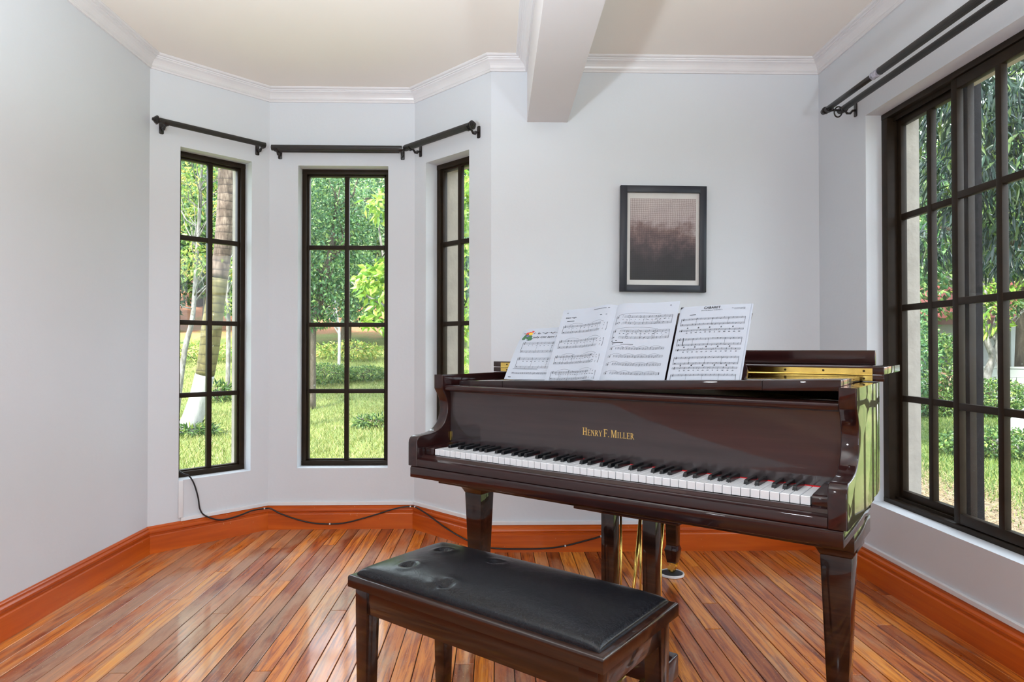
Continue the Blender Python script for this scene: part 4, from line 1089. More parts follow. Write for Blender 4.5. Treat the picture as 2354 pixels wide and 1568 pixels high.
for dx, dy, dp in dents[:4]:
    mt = Matrix.Translation((dx, dy, cz(dx, dy) - .0005))
    lathe('button', cu, M['leather'], [(.007, 0), (.0065, .0018), (.004, .0028), (.001, .0031)], 12, mt)
for y0, y1 in ((-.165, -.147), (.147, .165)): box('apron', bench, M['bench'], (-.325, .325, y0, y1, .391, .4535), .001)
for x0, x1 in ((-.362, -.344), (.344, .362)): box('apron', bench, M['bench'], (x0, x1, -.13, .13, .391, .4535), .001)
for sx in (-1, 1):
    for sy in (-1, 1):
        frustum('leg', bench, M['bench'], [(sx * .349, sy * .148, .016, .016, 0), (sx * .347, sy * .146, .0225, .0225, .39), (sx * .347, sy * .146, .0225, .0225, .4535)], .002)
for x0, x1 in ((-.269, -.215), (.199, .252)): box('seat_hinge', bench, M['brass'], (x0, x1, -.1662, -.1640, .4515, .4538))

# ------------------------------------------------------------------ framed print
pf = empty('picture_frame', (0.897, YB, 1.678), 0); tag(pf, 'black framed sepia and black print hanging on the back wall', 'picture')
pf.rotation_euler = (0, math.radians(.55), 0)
FW, FH = .233, .286
for nm, b_ in (('frame_rail', (-FW, FW, -.034, -.008, FH - .037, FH)), ('frame_rail', (-FW, FW, -.034, -.008, -FH, -FH + .037)), ('frame_stile', (-FW, -FW + .037, -.0342, -.008, -FH, FH)), ('frame_stile', (FW - .037, FW, -.0342, -.008, -FH, FH))):
    box(nm, pf, M['frameblack'], b_, .002)
box('mat_board', pf, M['mat'], (-FW + .03, FW - .03, -.020, -.016, -FH + .03, FH - .03))
box('print', pf, M['print'], (-.178, .178, -.0206, -.0195, -.222, .218))
box('backing', pf, M['mat'], (-FW + .008, FW - .008, -.012, -.001, -FH + .008, FH - .008))

# ------------------------------------------------------------------ curtain rods
def rod_bracket(parent, x, zrod, reach, rads, zs=1.0):
    """wall plate, curved arm, cups; local: x along wall, -y into the room"""
    g = empty('bracket', parent=parent)
    bm = bmesh.new(); bm_box(bm, x - .0115, x + .0115, -.006, 0, zrod - .046, zrod + .020); bevel(bm, .0055, 2)
    from_bm('wall_plate', bm, M['iron'], g, True)
    tube('arm', g, M['iron'], [(x, 0, zrod - .014), (x, -.018, zrod - .016), (x, -.030, zrod - .030), (x, -.045, zrod - .030), (x, -.056, zrod - .016), (x, -reach * .85, zrod - .014), (x, -reach, zrod - rads - .003)], .0058, 8)
    return g
def ring_cup(parent, x0, x1, y, z, r):
    v, f = [], []
    n = 14
    for i, xx in enumerate((x0, x1)):
        for rr in (r + .0045, r + .0005):
            for k in range(n + 1):
                t = math.pi * (1.08) + math.pi * .84 * k / n - .0
                v.append((xx, y + rr * math.cos(t), z + rr * math.sin(t)))
    m1 = n + 1
    for k in range(n):
        f.append((k, k + 1, m1 + k + 1, m1 + k)); f.append((2 * m1 + k, 3 * m1 + k, 3 * m1 + k + 1, 2 * m1 + k + 1))
        f.append((k, 2 * m1 + k, 2 * m1 + k + 1, k + 1)); f.append((m1 + k, m1 + k + 1, 3 * m1 + k + 1, 3 * m1 + k))
    f += [(0, m1, 3 * m1, 2 * m1), (n, 2 * m1 + n, 3 * m1 + n, m1 + n)]
    return mesh('cup', v, f, M['iron'], parent)
def ribbed(name, parent, x0, x1, y, z, r, mat='rod'):
    seg = 40; prof_r = [r * (1.0 if k % 2 else .955) for k in range(seg)]
    v, f = [], []
    for xx in (x0, x1):
        for k in range(seg):
            t = 2 * math.pi * k / seg; v.append((xx, y + prof_r[k] * math.cos(t), z + prof_r[k] * math.sin(t)))
    for k in range(seg): f.append((k, (k + 1) % seg, seg + (k + 1) % seg, seg + k))
    f += [tuple(range(seg))[::-1], tuple(range(seg, 2 * seg))]
    return mesh(name, v, f, M[mat], parent)
def finial(parent, x, y, z, sgn):
    mt = Matrix.Translation((x, y, z)) @ Matrix.Rotation(sgn * math.pi / 2, 4, 'Y')
    return lathe('finial', parent, M['iron'], [(.014, -.004), (.0145, .004), (.0235, .010), (.0245, .015), (.0190, .018), (.0190, .022), (.0135, .024), (.0135, .028), (.0085, .030), (.0085, .035), (.004, .037)], 24, mt)
def rod(label, p, d, L0, L1, z, front_y, r, back=None, fin=(False, False), brs=(), taper=None):
    g = empty('curtain_rod'); g.location = (p.x, p.y, 0); g.rotation_euler = (0, 0, math.atan2(d.y, d.x))
    tag(g, label, 'curtain rod', 'curtain rods over the windows')
    ribbed('rod', g, L0, L1, -front_y, z, r)
    if back: ribbed('rod', g, L0 + .02, L1 - .02, -back[0], z + back[1], back[2])
    if fin[0]: finial(g, L0, -front_y, z, -1)
    if fin[1]: finial(g, L1, -front_y, z, 1)
    for x in brs:
        b = rod_bracket(g, x, z, front_y, r)
        ring_cup(b, x - .010, x + .010, -front_y, z, r); ring_cup(b, x - .006, x + .006, -.042, z - .010, .011)
    return g
rod('single black curtain rod with stepped finial over the palm view window', A, dl, .022, .600, 2.2905, .08, .0150, None, (True, False), (.056, .588))
rod('pair of black curtain rods over the middle bay window', B, Vector((1, 0)), .040, .812, 2.2835, .08, .0170, (.042, -.005, .012), (False, False), (.065, .806))
rod('single black curtain rod with round finial over the narrow window beside the beam', C, dr, .012, .588, 2.2905, .08, .0190, None, (False, True), (.060, .570))
g = empty('curtain_rod', (XW, YB, 0), -math.pi / 2); tag(g, 'long double black curtain rod with a ring over the large sliding window', 'curtain rod', 'curtain rods over the windows')
ribbed('rod', g, .335, 2.9, -.062, 2.262, .0150)
tube('inner_rod', g, M['rod'], [(.345, -.135, 2.264), (.78, -.135, 2.264)], .0130, 18)
ribbed('rod', g, .795, 2.9, -.135, 2.264, .0165)
mt = Matrix.Translation((.745, -.135, 2.264)) @ Matrix.Rotation(math.pi / 2, 4, 'Y')
lathe('plastic_wrap', g, M['wrap'], [(.0135, -.005), (.0168, .0), (.0155, .012), (.0172, .024), (.0160, .038), (.0175, .052)], 18, mt)
mt = Matrix.Translation((.340, -.135, 2.264)) @ Matrix.Rotation(-math.pi / 2, 4, 'Y')
lathe('end_cap', g, M['iron'], [(.0165, -.006), (.0185, .002), (.0150, .008), (.0135, .014), (.0140, .024), (.009, .031)], 20, mt)
b = rod_bracket(g, .372, 2.268, .135, .016)
ring_cup(b, .362, .382, -.135, 2.264, .0165); ring_cup(b, .362, .382, -.062, 2.262, .0150)
b = rod_bracket(g, 2.3, 2.268, .135, .016); ring_cup(b, 2.29, 2.31, -.135, 2.264, .0165); ring_cup(b, 2.29, 2.31, -.062, 2.262, .0150)
# hanging curtain ring
pts = [(.352 + .004 * math.sin(t), -.100 + .019 * math.cos(t), 2.250 + .024 * math.sin(t)) for t in [2 * math.pi * k / 20 for k in range(21)]]
rg = tube('curtain_ring', None, M['iron'], [(0.004 * math.sin(t), .019 * math.cos(t), .024 * math.sin(t)) for t in [2 * math.pi * k / 20 for k in range(21)]], .0035, 8)
rg.location = (XW - .100, YB - .392, 2.238); rg.rotation_euler = (0, 0, -math.pi / 2); tag(rg, 'small black curtain ring hanging from the long double rod', 'curtain ring')

# ------------------------------------------------------------------ loose cable
def along(p, d, s, z, off):
    q = p + d * s + rn(d) * off; return (q.x, q.y, z)
cpts = [along(A, dl, .172, .412, -.06), along(A, dl, .178, .400, .006), along(A, dl, .205, .385, .015)]
cpts += [along(A, dl, s, z, .018) for s, z in ((.231, .336), (.252, .259), (.262, .195), (.286, .156))] + [along(A, dl, s, z, .028) for s, z in ((.341, .124), (.397, .112), (.474, .119), (.553, .134), (.630, .133))]
cpts += [along(B, Vector((1, 0)), s, z, .026) for s, z in ((.025, .128), (.08, .099), (.18, .063), (.279, .040), (.378, .034), (.478, .042), (.627, .081), (.777, .126), (.86, .136))]
cpts += [along(C, dr, s, z, .026) for s, z in ((.04, .139), (.146, .118), (.326, .066), (.494, .034), (.62, .026))]
cpts += [along(DD, Vector((1, 0)), s, z, .026) for s, z in ((.03, .024), (.15, .020), (.29, .022), (.395, .035), (.485, .057), (.587, .084))]
cpts += [along(DD, Vector((1, 0)), .640, .105, .030), along(DD, Vector((1, 0)), .655, .20, .034), along(DD, Vector((1, 0)), .655, .42, .06), along(DD, Vector((1, 0)), .640, .56, .20), along(DD, Vector((1, 0)), .60, .66, .50)]
cab = empty('power_cable', cpts[3]); tag(cab, 'thin black cable drooping along the baseboards from the window corner', 'cable')
cv = catmull(cpts, 6)
o = tube('cable_run', cab, M['cable'], [Vector(q) - Vector(cpts[3]) for q in cv], .0042, 8)
for q in (cpts[11], cpts[16], cpts[20], cpts[21], cpts[29], cpts[31]):
    lo = Vector(q) - Vector(cpts[3])
    box('cable_clip', cab, M['whiteplastic'], (lo.x - .004, lo.x + .004, lo.y - .006, lo.y + .004, lo.z - .0035, lo.z + .0055), .001)

# wall outlet on the left wall (seen mirrored in the piano rail)
ot = empty('wall_outlet', (XL, 1.97, .33), math.pi / 2); tag(ot, 'double wall socket on a dark plate low on the left wall', 'socket')
box('back_plate', ot, M['darkrubber'], (-.095, .095, -.008, 0, -.045, .045), .002); box('socket_plate', ot, M['crown'], (-.057, .057, -.014, -.008, -.034, .034), .002)
for x in (-.028, .028):
    for dx, dz, s in ((-.007, .005, .002), (.007, .005, .002), (0, -.009, .003)): box('socket_slot', ot, M['darkrubber'], (x + dx - s, x + dx + s, -.0146, -.0138, dz - .004, dz + .004))

# ------------------------------------------------------------------ outdoors
def at(px, py, depth):
    """world point at a given depth in front of the viewer along the photograph's sight lines"""
    x = (px - 1177) / 1500.1; z = -(py - 784) / 1500.1
    cp, sp = math.cos(.0117), math.sin(.0117); zz = cp - sp * z; zu = sp + cp * z
    c, s = math.cos(.0237), math.sin(.0237)
    return Vector(((c * x + s * zz) * depth, (-s * x + c * zz) * depth, H + zu * depth))
GZ = -0.40
def ground_z(x, y):
    dist = y + 0.10 * (-x)
    z = GZ
    if x < 6:
        k = min(1.0, max(0.0, (6 - x) / 6))
        if dist > 17: z += k * (min(dist, 34) - 17) * 0.17 + k * max(0, dist - 34) * 0.40
    rr = math.hypot(x, y)
    if x >= 0 and rr > 45: z += (rr - 45) * 0.25
    z += .05 * math.sin(x * .7 + 1) * math.sin(y * .6)
    return z
NX, NY = 90, 90
verts, faces = [], []
for j in range(NY + 1):
    for i in range(NX + 1):
        x = -60 + 130 * i / NX; y = -20 + 100 * j / NY
        zz = ground_z(x, y)
        if -3 < x < 3 and y < 6: zz = GZ - .03
        verts.append((x, y, zz))
for j in range(NY):
    for i in range(NX):
        k = j * (NX + 1) + i; faces.append((k, k + 1, k + NX + 2, k + NX + 1))
gr = mesh('lawn_ground', verts, faces, M['ground'], None, smooth=True); tag(gr, 'green lawn rising to a slope with bare red soil', 'lawn', kind='structure')

def leaf_mesh(name, parent, mat, cen, dirs, size, aspect, kind='stuff', fold=.18):
    """cen: (N,3) leaf bases, dirs: (N,3) unit leaf directions; each leaf is a folded four-point blade"""
    n = len(cen)
    rnd = RG.normal(size=(n, 3)); side = np.cross(dirs, rnd); side /= np.linalg.norm(side, axis=1)[:, None] + 1e-9
    nr = np.cross(side, dirs)
    L = (size * RG.uniform(.6, 1.25, n))[:, None]; W = L * aspect * .5
    base = cen; tip = cen + dirs * L - np.array([0, 0, 1]) * L * .12; mid = cen + dirs * L * .45 + nr * L * fold * .5
    lft = mid + side * W - nr * L * fold; rgt = mid - side * W - nr * L * fold
    V = np.stack([base, lft, tip, rgt, mid], 1).reshape(-1, 3)
    idx = (np.arange(n) * 5)[:, None]
    F = np.concatenate([idx + np.array([0, 4, 1]), idx + np.array([1, 4, 2]), idx + np.array([2, 4, 3]), idx + np.array([3, 4, 0])], 0)
    me = bpy.data.meshes.new(name); me.vertices.add(len(V)); me.vertices.foreach_set('co', V.astype(np.float32).ravel())
    me.loops.add(len(F) * 3); me.loops.foreach_set('vertex_index', F.astype(np.int32).ravel())
    me.polygons.add(len(F)); me.polygons.foreach_set('loop_start', np.arange(0, len(F) * 3, 3, dtype=np.int32))
    me.update(calc_edges=True); me.materials.append(mat)
    o = link(bpy.data.objects.new(name, me), parent)
    if kind: o['kind'] = kind
    return o
def blob_points(blobs, n):
    """points in ellipsoid shells"""
    w = np.array([b[3] * b[4] * b[5] for b in blobs]) ** .67; w /= w.sum()
    ch = RG.choice(len(blobs), n, p=w); B_ = np.array(blobs)[ch]
    d = RG.normal(size=(n, 3)); d /= np.linalg.norm(d, axis=1)[:, None]
    r = RG.uniform(.35, 1, n) ** .5
    p = B_[:, :3] + d * r[:, None] * B_[:, 3:6]
    return p, d
def branch_geo(list_of_paths):
    V, F = [], []
    for path, rad in list_of_paths:
        v, f = tube_geo(path, rad, 7); b = len(V); V += v; F += [tuple(b + i for i in q) for q in f]
    return V, F
def tree(name, label, cat, base, trunk, blobs, nleaf, leafmat, lsize, aspect, barkmat, branches=(), droop=0.0, group=None, outward=.7):
    """everything relative to base; trunk: list of (dx,dy,dz,r); branches: list of (path,radii); blobs relative"""
    t = empty(name, base); tag(t, label, cat, group)
    if trunk: tube('trunk', t, M[barkmat], [q[:3] for q in trunk], [q[3] for q in trunk], 12)
    for pth, rd in branches: tube('branch', t, M[barkmat], pth, rd, 7)
    if nleaf:
        p, d = blob_points(blobs, nleaf)
        dd = d * outward + RG.normal(size=d.shape) * .7 + np.array([0, 0, -droop]); dd /= np.linalg.norm(dd, axis=1)[:, None]
        leaf_mesh('foliage', t, M[leafmat], p, dd, lsize, aspect)
    return t
def rel(base, pts): return [tuple(Vector(p) - Vector(base)) for p in pts]

# --- curved palm beyond the left bay window
pd = 11.3
pc = [(421, 1014, 50), (431, 990, 47), (443, 962, 44), (455, 925, 41), (464, 890, 40), (471, 862, 40), (480, 810, 42), (487, 752, 44), (494, 700, 41), (503, 640, 38), (512, 575, 38), (519, 500, 40), (524, 430, 43), (527, 370, 46), (530, 300, 46), (532, 200, 44), (533, 60, 40)]
pts = [at(a_, b_, pd) for a_, b_, w_ in pc]; rad = [w_ / 2 / 1500 * pd for a_, b_, w_ in pc]
base = Vector((pts[0].x, pts[0].y, GZ - .05)); pts[0].z = GZ - .05
palm = empty('palm_tree', base); tag(palm, 'curved palm with a whitewashed foot and ringed brown trunk outside the left bay window', 'palm')
def seg(i0, i1, nm, mt, extra=1.0):
    pp = catmull([tuple(q - base) for q in pts[i0:i1]], 4)
    rr = []
    for k in range(i1 - i0 - 1): rr += [rad[i0 + k] + (rad[i0 + k + 1] - rad[i0 + k]) * q / 4 for q in range(4)]
    rr.append(rad[i1 - 1]); tube(nm, palm, M[mt], pp, [r_ * extra * (1 + .02 * (k % 2)) for k, r_ in enumerate(rr)], 16)
seg(0, 6, 'painted_base', 'whitewash', 1.03); seg(5, 10, 'lower_trunk', 'palmgreen'); seg(9, 17, 'upper_trunk', 'palmbark')
top = pts[-1] - base
for k in range(14):
    aa = 2 * math.pi * k / 14 + .2; pth = [(top.x + math.cos(aa) * q * 2.6, top.y + math.sin(aa) * q * 2.6, top.z + 1.2 * math.sin(q * 2.3) - 1.0 * q * q) for q in np.linspace(0, 1, 8)]
    fr = tube('frond', palm, M['leafmid'], pth, [.03, .028, .026, .022, .018, .014, .01, .005], 6)
    pp = np.array([Vector(pth[min(7, int(q * 7))]).lerp(Vector(pth[min(7, int(q * 7) + 1)]), q * 7 - int(q * 7)) for q in RG.uniform(.1, 1, 60)])
    sd = RG.choice([-1, 1], 60); dv = np.stack([-math.sin(aa) * sd + .5 * math.cos(aa), math.cos(aa) * sd + .5 * math.sin(aa), -np.full(60, .5)], 1); dv /= np.linalg.norm(dv, axis=1)[:, None]
    lf_ = leaf_mesh('leaflets', fr, M['leafmid'], pp, dv, .55, .07)

# --- slender pale trees near the palm
def slender(px_pts, depth, r0, r1, blobs_px, nl, lm, ls, asp, label, name='slender_tree', nbr=8, seedr=1, bark='palebark', outward=.5):
    rr = random.Random(seedr); P = [at(a_, b_, depth) for a_, b_ in px_pts]
    b_ = Vector((P[0].x, P[0].y, ground_z(P[0].x, P[0].y) - .05)); P[0].z = min(P[0].z, b_.z)
    q = catmull([tuple(p - b_) for p in P], 4); n_ = len(q)
    tr_ = [(v.x, v.y, v.z, r0 + (r1 - r0) * k / (n_ - 1)) for k, v in enumerate(q)]
    br = []
    for k in range(nbr):
        s0 = q[int(n_ * rr.uniform(.35, .98)) - 1]; d = Vector((rr.uniform(-1, 1), rr.uniform(-1, 1), rr.uniform(.1, 1))).normalized(); ln = rr.uniform(.5, 1.5)
        pth = [tuple(s0 + d * ln * t + Vector((rr.uniform(-.1, .1), rr.uniform(-.1, .1), rr.uniform(-.1, .1))) * (t > 0) + Vector((0, 0, .3)) * t * t) for t in (0, .35, .7, 1)]
        br.append((pth, [r1 * .8, r1 * .6, r1 * .4, r1 * .2]))
        for _ in range(2):
            s1 = Vector(pth[rr.randint(1, 3)]); d2 = (d + Vector((rr.uniform(-1, 1), rr.uniform(-1, 1), rr.uniform(-.3, 1)))).normalized()
            br.append(([tuple(s1), tuple(s1 + d2 * .25 + Vector((0, 0, .05))), tuple(s1 + d2 * .6)], [r1 * .4, r1 * .28, r1 * .12]))
    bl = []
    for (bx, by, dr_, dz_, rx, ry, rz) in blobs_px:
        c = at(bx, by, depth + dr_) - b_; bl.append((c.x, c.y, c.z + dz_, rx, ry, rz))
    return tree(name, label, 'tree', b_, tr_, bl, nl, lm, ls, asp, bark, br, .3, 'trees in the garden', outward)
slender([(405, 880), (424, 810), (441, 740), (447, 680), (452, 600), (458, 500), (462, 420), (466, 330), (470, 200)], 14.0, .060, .022, [(440, 380, 0, 0, .8, .8, .7), (470, 590, 0, 0, .5, .5, .35), (430, 600, 0, 0, .5, .5, .4), (500, 300, 0, 0, 1, 1, .8), (385, 450, .5, 0, .8, .8, .9)], 2600, 'leafyellow', .115, .42, 'pale lichen covered slender tree leaning left of the palm', nbr=22, seedr=3)
slender([(524, 812), (525, 740), (523, 660), (530, 580), (540, 480), (548, 380), (552, 260)], 18.0, .06, .03, [(550, 480, 0, 0, .7, .7, 1.1), (560, 620, 0, 0, .5, .5, .6), (520, 340, 0, 0, 1, 1, .8), (535, 700, 0, 0, .4, .4, .3)], 2800, 'leafyellow', .115, .45, 'thin pale straight tree with yellowing leaves right of the palm', nbr=10, seedr=5)
# --- citrus tree outside the middle window
slender([(716, 872), (717, 800), (720, 750), (735, 690), (752, 620), (765, 540), (775, 470)], 16.0, .11, .05, [(745, 560, 0, 0, 1.25, 1.2, 1.5), (700, 470, 0, .2, 1.2, 1.2, 1.2), (800, 480, .4, .1, 1.0, 1.0, 1.1), (770, 690, 0, 0, .75, .8, .55), (830, 640, .3, 0, .7, .8, .7), (650, 600, 0, 0, 1.1, 1.1, 1.3), (720, 740, 0, 0, .45, .5, .2)], 14000, 'leafdark', .105, .5, 'dense dark green citrus tree filling the middle bay window', 'citrus_tree', 10, 8, 'bark', .4)
slender([(779, 805), (780, 770), (776, 735), (770, 690)], 21.0, .05, .03, [(775, 640, 0, 0, .6, .6, .6)], 500, 'leafmid', .14, .5, 'little tree with a bright white stem on the slope', 'sapling', 3, 9, 'whitewash')
# --- bright broad-leaved tree close to the bay's right
bb = at(960, 1000, 8.2); bb.z = GZ - .05
p1 = at(905, 545, 8.2) - bb; p2 = at(855, 700, 8.2) - bb
tree('broadleaf_tree', 'lime green broad leaved tree close to the middle and narrow bay windows', 'tree', bb, [(0, 0, 0, .09), (-.05, 0, 1.2, .08), (-.15, 0, 2.4, .06), (p1.x, p1.y, p1.z, .04), (p1.x - .1, p1.y, p1.z + 1.0, .025)],
     [(*(at(905, 660, 8.2) - bb), .42, .4, .40), (*(at(860, 640, 8.2) - bb), .22, .3, .16), (*(at(865, 740, 8.2) - bb), .16, .3, .14), (*(at(900, 470, 8.2) - bb), .36, .4, .18), (*(at(1000, 500, 8.4) - bb), .6, .5, .7), (*(at(1060, 650, 8.6) - bb), .5, .5, .8), (*(at(1040, 380, 8.4) - bb), .6, .5, .5), (*(at(900, 340, 8.4) - bb), .7, .5, .25), (*(at(1075, 800, 8.6) - bb), .35, .4, .5)], 3200, 'leafbright', .125, .48, 'palebark',
     [([tuple(p1), tuple(at(880, 590, 8.2) - bb), tuple(at(868, 500, 8.2) - bb)], [.03, .02, .01]), ([(-.10, 0, 1.9), tuple(at(835, 676, 8.2) - bb), tuple(at(808, 648, 8.2) - bb)], [.022, .014, .006])], .45, 'trees in the garden', .5)
# --- weeds and low shrubs on the slope
def shrub(name, label, c, rx, ry, rz, n, lm, ls, asp, cat='shrub', stems=6):
    z0 = ground_z(c.x, c.y); b_ = Vector((c.x, c.y, z0)); rr = random.Random(int(abs(c.x * 100)))
    st = [([(0, 0, -.05), (rr.uniform(-.5, .5) * rx, rr.uniform(-.5, .5) * ry, rz * .6), (rr.uniform(-.8, .8) * rx, rr.uniform(-.8, .8) * ry, rz * 1.2)], [.02, .014, .006]) for _ in range(stems)]
    t = tree(name, label, cat, b_, None, [(0, 0, rz * .62, rx, ry, rz * .7)], n, lm, ls, asp, 'bark', st, 0, 'low garden shrubs')
    return t
def gp(px, py):
    """ground point seen at a pixel on the flat lawn"""
    dpt = (H - GZ) * 1500.1 / (py - 801.5); return at(px, py, dpt)
shrub('weed_clump', 'wide clump of green weeds at the foot of the slope', at(740, 880, 19.0), 1.0, .7, .45, 3600, 'leafmid', .085, .35)
shrub('weed_clump', 'smaller clump of weeds right of the wide one on the slope', at(840, 870, 19.5), .7, .6, .32, 2200, 'leafmid', .08, .35)
shrub('grass_tuft', 'tuft of long dark grass on the lawn in the middle window', gp(868, 980), .45, .35, .16, 700, 'leafmid', .14, .12, 'grass')
shrub('grass_tuft', 'ring of long grass around the whitewashed palm foot', Vector((base.x + .1, base.y - .05, 0)), .55, .4, .14, 900, 'leafmid', .15, .12, 'grass')
shrub('weed_clump', 'leafy weeds high on the slope behind the white stemmed sapling', at(800, 838, 23.0), 1.3, .8, .5, 900, 'leafyellow', .15, .4)
shrub('weed_clump', 'scrubby weeds on the red soil left of the palm', at(455, 800, 22.0), 1.6, .9, .5, 900, 'leafyellow', .15, .4)
shrub('young_fern', 'small fern plant on the slope behind the palm', at(503, 862, 17.0), .3, .3, .35, 200, 'leafmid', .22, .14)

# --- far belt of trees behind the bay
fr_ = random.Random(21); k_ = 0
names = ('tall', 'broad', 'rounded', 'dense', 'leafy', 'spreading', 'bushy', 'shaggy', 'full', 'high')
belt = []
for row, (dist, hgt, cnt) in enumerate(((27, 6.0, 8), (36, 7.2, 9), (47, 6.5, 9))):
    for i in range(cnt):
        px = 330 + (1180 - 330) * (i + .5 + fr_.uniform(-.25, .25)) / cnt
        c = at(px, 800, dist + fr_.uniform(-2, 2)); zg = ground_z(c.x, c.y); rx = fr_.uniform(1.6, 2.4) * dist / 30
        belt.append((c.x, c.y, zg, hgt * fr_.uniform(.8, 1.15), rx, row))
tones = ('leaffar', 'leafmid', 'leafdark')
where = ('front row', 'middle row', 'back row')
ORD = ('first', 'second', 'third', 'fourth', 'fifth', 'sixth', 'seventh', 'eighth', 'ninth')
cnt_ = [0, 0, 0]
for i, (x, y, zg, hh, rx, row) in enumerate(belt):
    cnt_[row] += 1
    bl = [(0, 0, hh * .62, rx, rx, hh * .36)] + [(fr_.uniform(-1, 1) * rx * .7, fr_.uniform(-1, 1) * rx * .7, hh * fr_.uniform(.3, .9), rx * .55, rx * .55, hh * .18) for _ in range(5)]
    tree('forest_tree', '%s tree, %s from the left in the %s of woods beyond the bay' % (('dense green', 'mid green', 'dark green')[(i + row) % 3], ORD[cnt_[row] - 1], where[row]), 'tree', (x, y, zg), [(0, 0, -.1, .22), (.1, 0, hh * .4, .16), (0, .1, hh * .8, .06)], bl, 4200, tones[(i + row) % 3] if row else ('leaffar', 'leafmid')[i % 2], .24 * (1 + .25 * row), .55, 'bark', (), .1, 'woods beyond the bay %d' % row, .5)

for i, (px, ds, hh) in enumerate(((-420, 30, 7), (-250, 26, 6.5), (-90, 33, 7.5), (40, 27, 6.5), (170, 34, 7.5), (280, 29, 6.5))):
    c = at(px, 800, ds); zg = ground_z(c.x, c.y); rx = 2.6
    bl = [(0, 0, hh * .60, rx, rx, hh * .38)] + [(fr_.uniform(-1, 1) * rx * .7, fr_.uniform(-1, 1) * rx * .7, hh * fr_.uniform(.25, .9), rx * .55, rx * .55, hh * .18) for _ in range(5)]
    tree('forest_tree', 'leafy outlying tree, %s of six on the hillside left of the palm' % ORD[i], 'tree', (c.x, c.y, zg), [(0, 0, -.1, .22), (.1, 0, hh * .4, .16), (0, .1, hh * .8, .06)], bl, 3600, ('leafmid', 'leaffar')[i % 2], .27, .55, 'bark', (), .1, 'outlying trees left of the palm', .5)

# --- right-hand garden
def dirpt(deg, dist, z): return Vector((math.sin(math.radians(deg)) * dist, math.cos(math.radians(deg)) * dist, z))
# mango tree with hanging leaves and leaning whitewashed trunk
mb = gp(2285, 1048); mb.z = GZ - .1
mt_ = empty('mango_tree', mb); tag(mt_, 'big mango tree with long hanging leaves and a leaning whitewashed trunk outside the sliding window', 'tree', 'trees in the garden')
mdp = (H - GZ) * 1500.1 / (1048 - 801.5)
q1 = at(2340, 1000, mdp) - mb; q2 = at(2430, 930, mdp) - mb; q3 = at(2540, 760, mdp) - mb; q4 = at(2560, 400, mdp) - mb; q5 = at(2500, 100, mdp - 1) - mb
tube('painted_base', mt_, M['whitewash'], catmull([(-.12, 0, -.12), tuple(q1), tuple(q2), tuple(q3)], 4), [.16 + .012 * k for k in range(13)], 14)
tube('trunk', mt_, M['bark'], catmull([tuple(q3), tuple(q4), tuple(q5)], 5), [.28 - .012 * k for k in range(11)], 12)
for pth in ([tuple(q4), tuple(at(2400, 330, mdp - 1.2) - mb), tuple(at(2200, 300, mdp - 1.5) - mb)], [tuple(q4), tuple(at(2440, 560, mdp - .8) - mb), tuple(at(2150, 520, mdp) - mb)], [tuple(q5), tuple(at(2300, 140, mdp - 1.5) - mb), tuple(at(2120, 160, mdp - 1.2) - mb)]):
    tube('branch', mt_, M['bark'], catmull(pth, 5), [.07 - .005 * k for k in range(11)], 8)
blb = [(2300, 190, -1.8, 1.3, 1.0, .55), (2200, 250, -1.2, .9, .9, .5), (2330, 330, -1.8, .9, .8, .55), (2210, 400, -.6, .8, .9, .6), (2290, 470, -1.0, .9, .8, .55), (2140, 330, .2, .7, .8, .7), (2130, 200, .0, .8, .8, .6), (2340, 560, -1, .6, .7, .5), (2420, 300, -1, 1.2, 1.0, 1.3), (2480, 120, -1, 1.5, 1.2, 1.0), (2150, 560, .5, .6, .7, .35), (2270, 590, .3, .5, .6, .35), (2100, 80, 0, 1.2, 1.0, .7)]
bl = []
for px, py, dd_, rx, ry, rz in blb:
    c = at(px, py, mdp + dd_) - mb; bl.append((c.x, c.y, c.z, rx * .75, ry * .75, rz * .85))
p_, d_ = blob_points(bl, 9000)
dv = d_ * .35 + RG.normal(size=d_.shape) * .45 + np.array([0, 0, -.75]); dv /= np.linalg.norm(dv, axis=1)[:, None]
leaf_mesh('foliage', mt_, M['leafmango'], p_, dv, .19, .20, fold=.10)
shrub('ground_cover', 'leafy ground cover around the leaning whitewashed trunk', gp(2285, 1055), .75, .5, .30, 4500, 'leafmid', .055, .6)
# trees beyond on the right
slender([(2262, 905), (2270, 860), (2282, 820), (2268, 780), (2262, 700), (2266, 640)], 17.5, .11, .06, [(2270, 735, -.5, 0, .55, .6, .35), (2300, 690, 0, .1, .6, .6, .4), (2250, 690, 0, .2, .5, .6, .3)], 420, 'leafbright', .26, .24, 'crooked pale trunk tree in front of the white garden wall', 'crooked_tree', 3, 13)
slender([(2300, 915), (2297, 850), (2292, 800), (2300, 740)], 17.0, .05, .035, [(2310, 700, 0, 0, .4, .4, .3)], 160, 'leafmid', .2, .3, 'thin pinkish stem beside the crooked tree', 'thin_tree', 1, 14)
shrub('citrus_bush', 'glossy citrus bush with yellow flecks in front of the red roofed house', dirpt(33.9, 17.5, 0), .85, 1.0, 1.42, 5200, 'leafmid', .10, .5, stems=8)
shrub('garden_bush', 'bushy green shrub at the left edge of the sliding window view', dirpt(31.6, 16.0, 0), .9, .9, 2.0, 5000, 'leafdark', .10, .5, stems=8)
shrub('garden_bush', 'low feathery shrub at the lawn edge below the house', dirpt(34.8, 16.6, 0), 1.2, .5, .40, 4000, 'leafmid', .08, .3)
shrub('garden_bush', 'low green shrub around the crooked tree', dirpt(37.6, 17.0, 0), .9, .7, .62, 4200, 'leafmid', .075, .45)
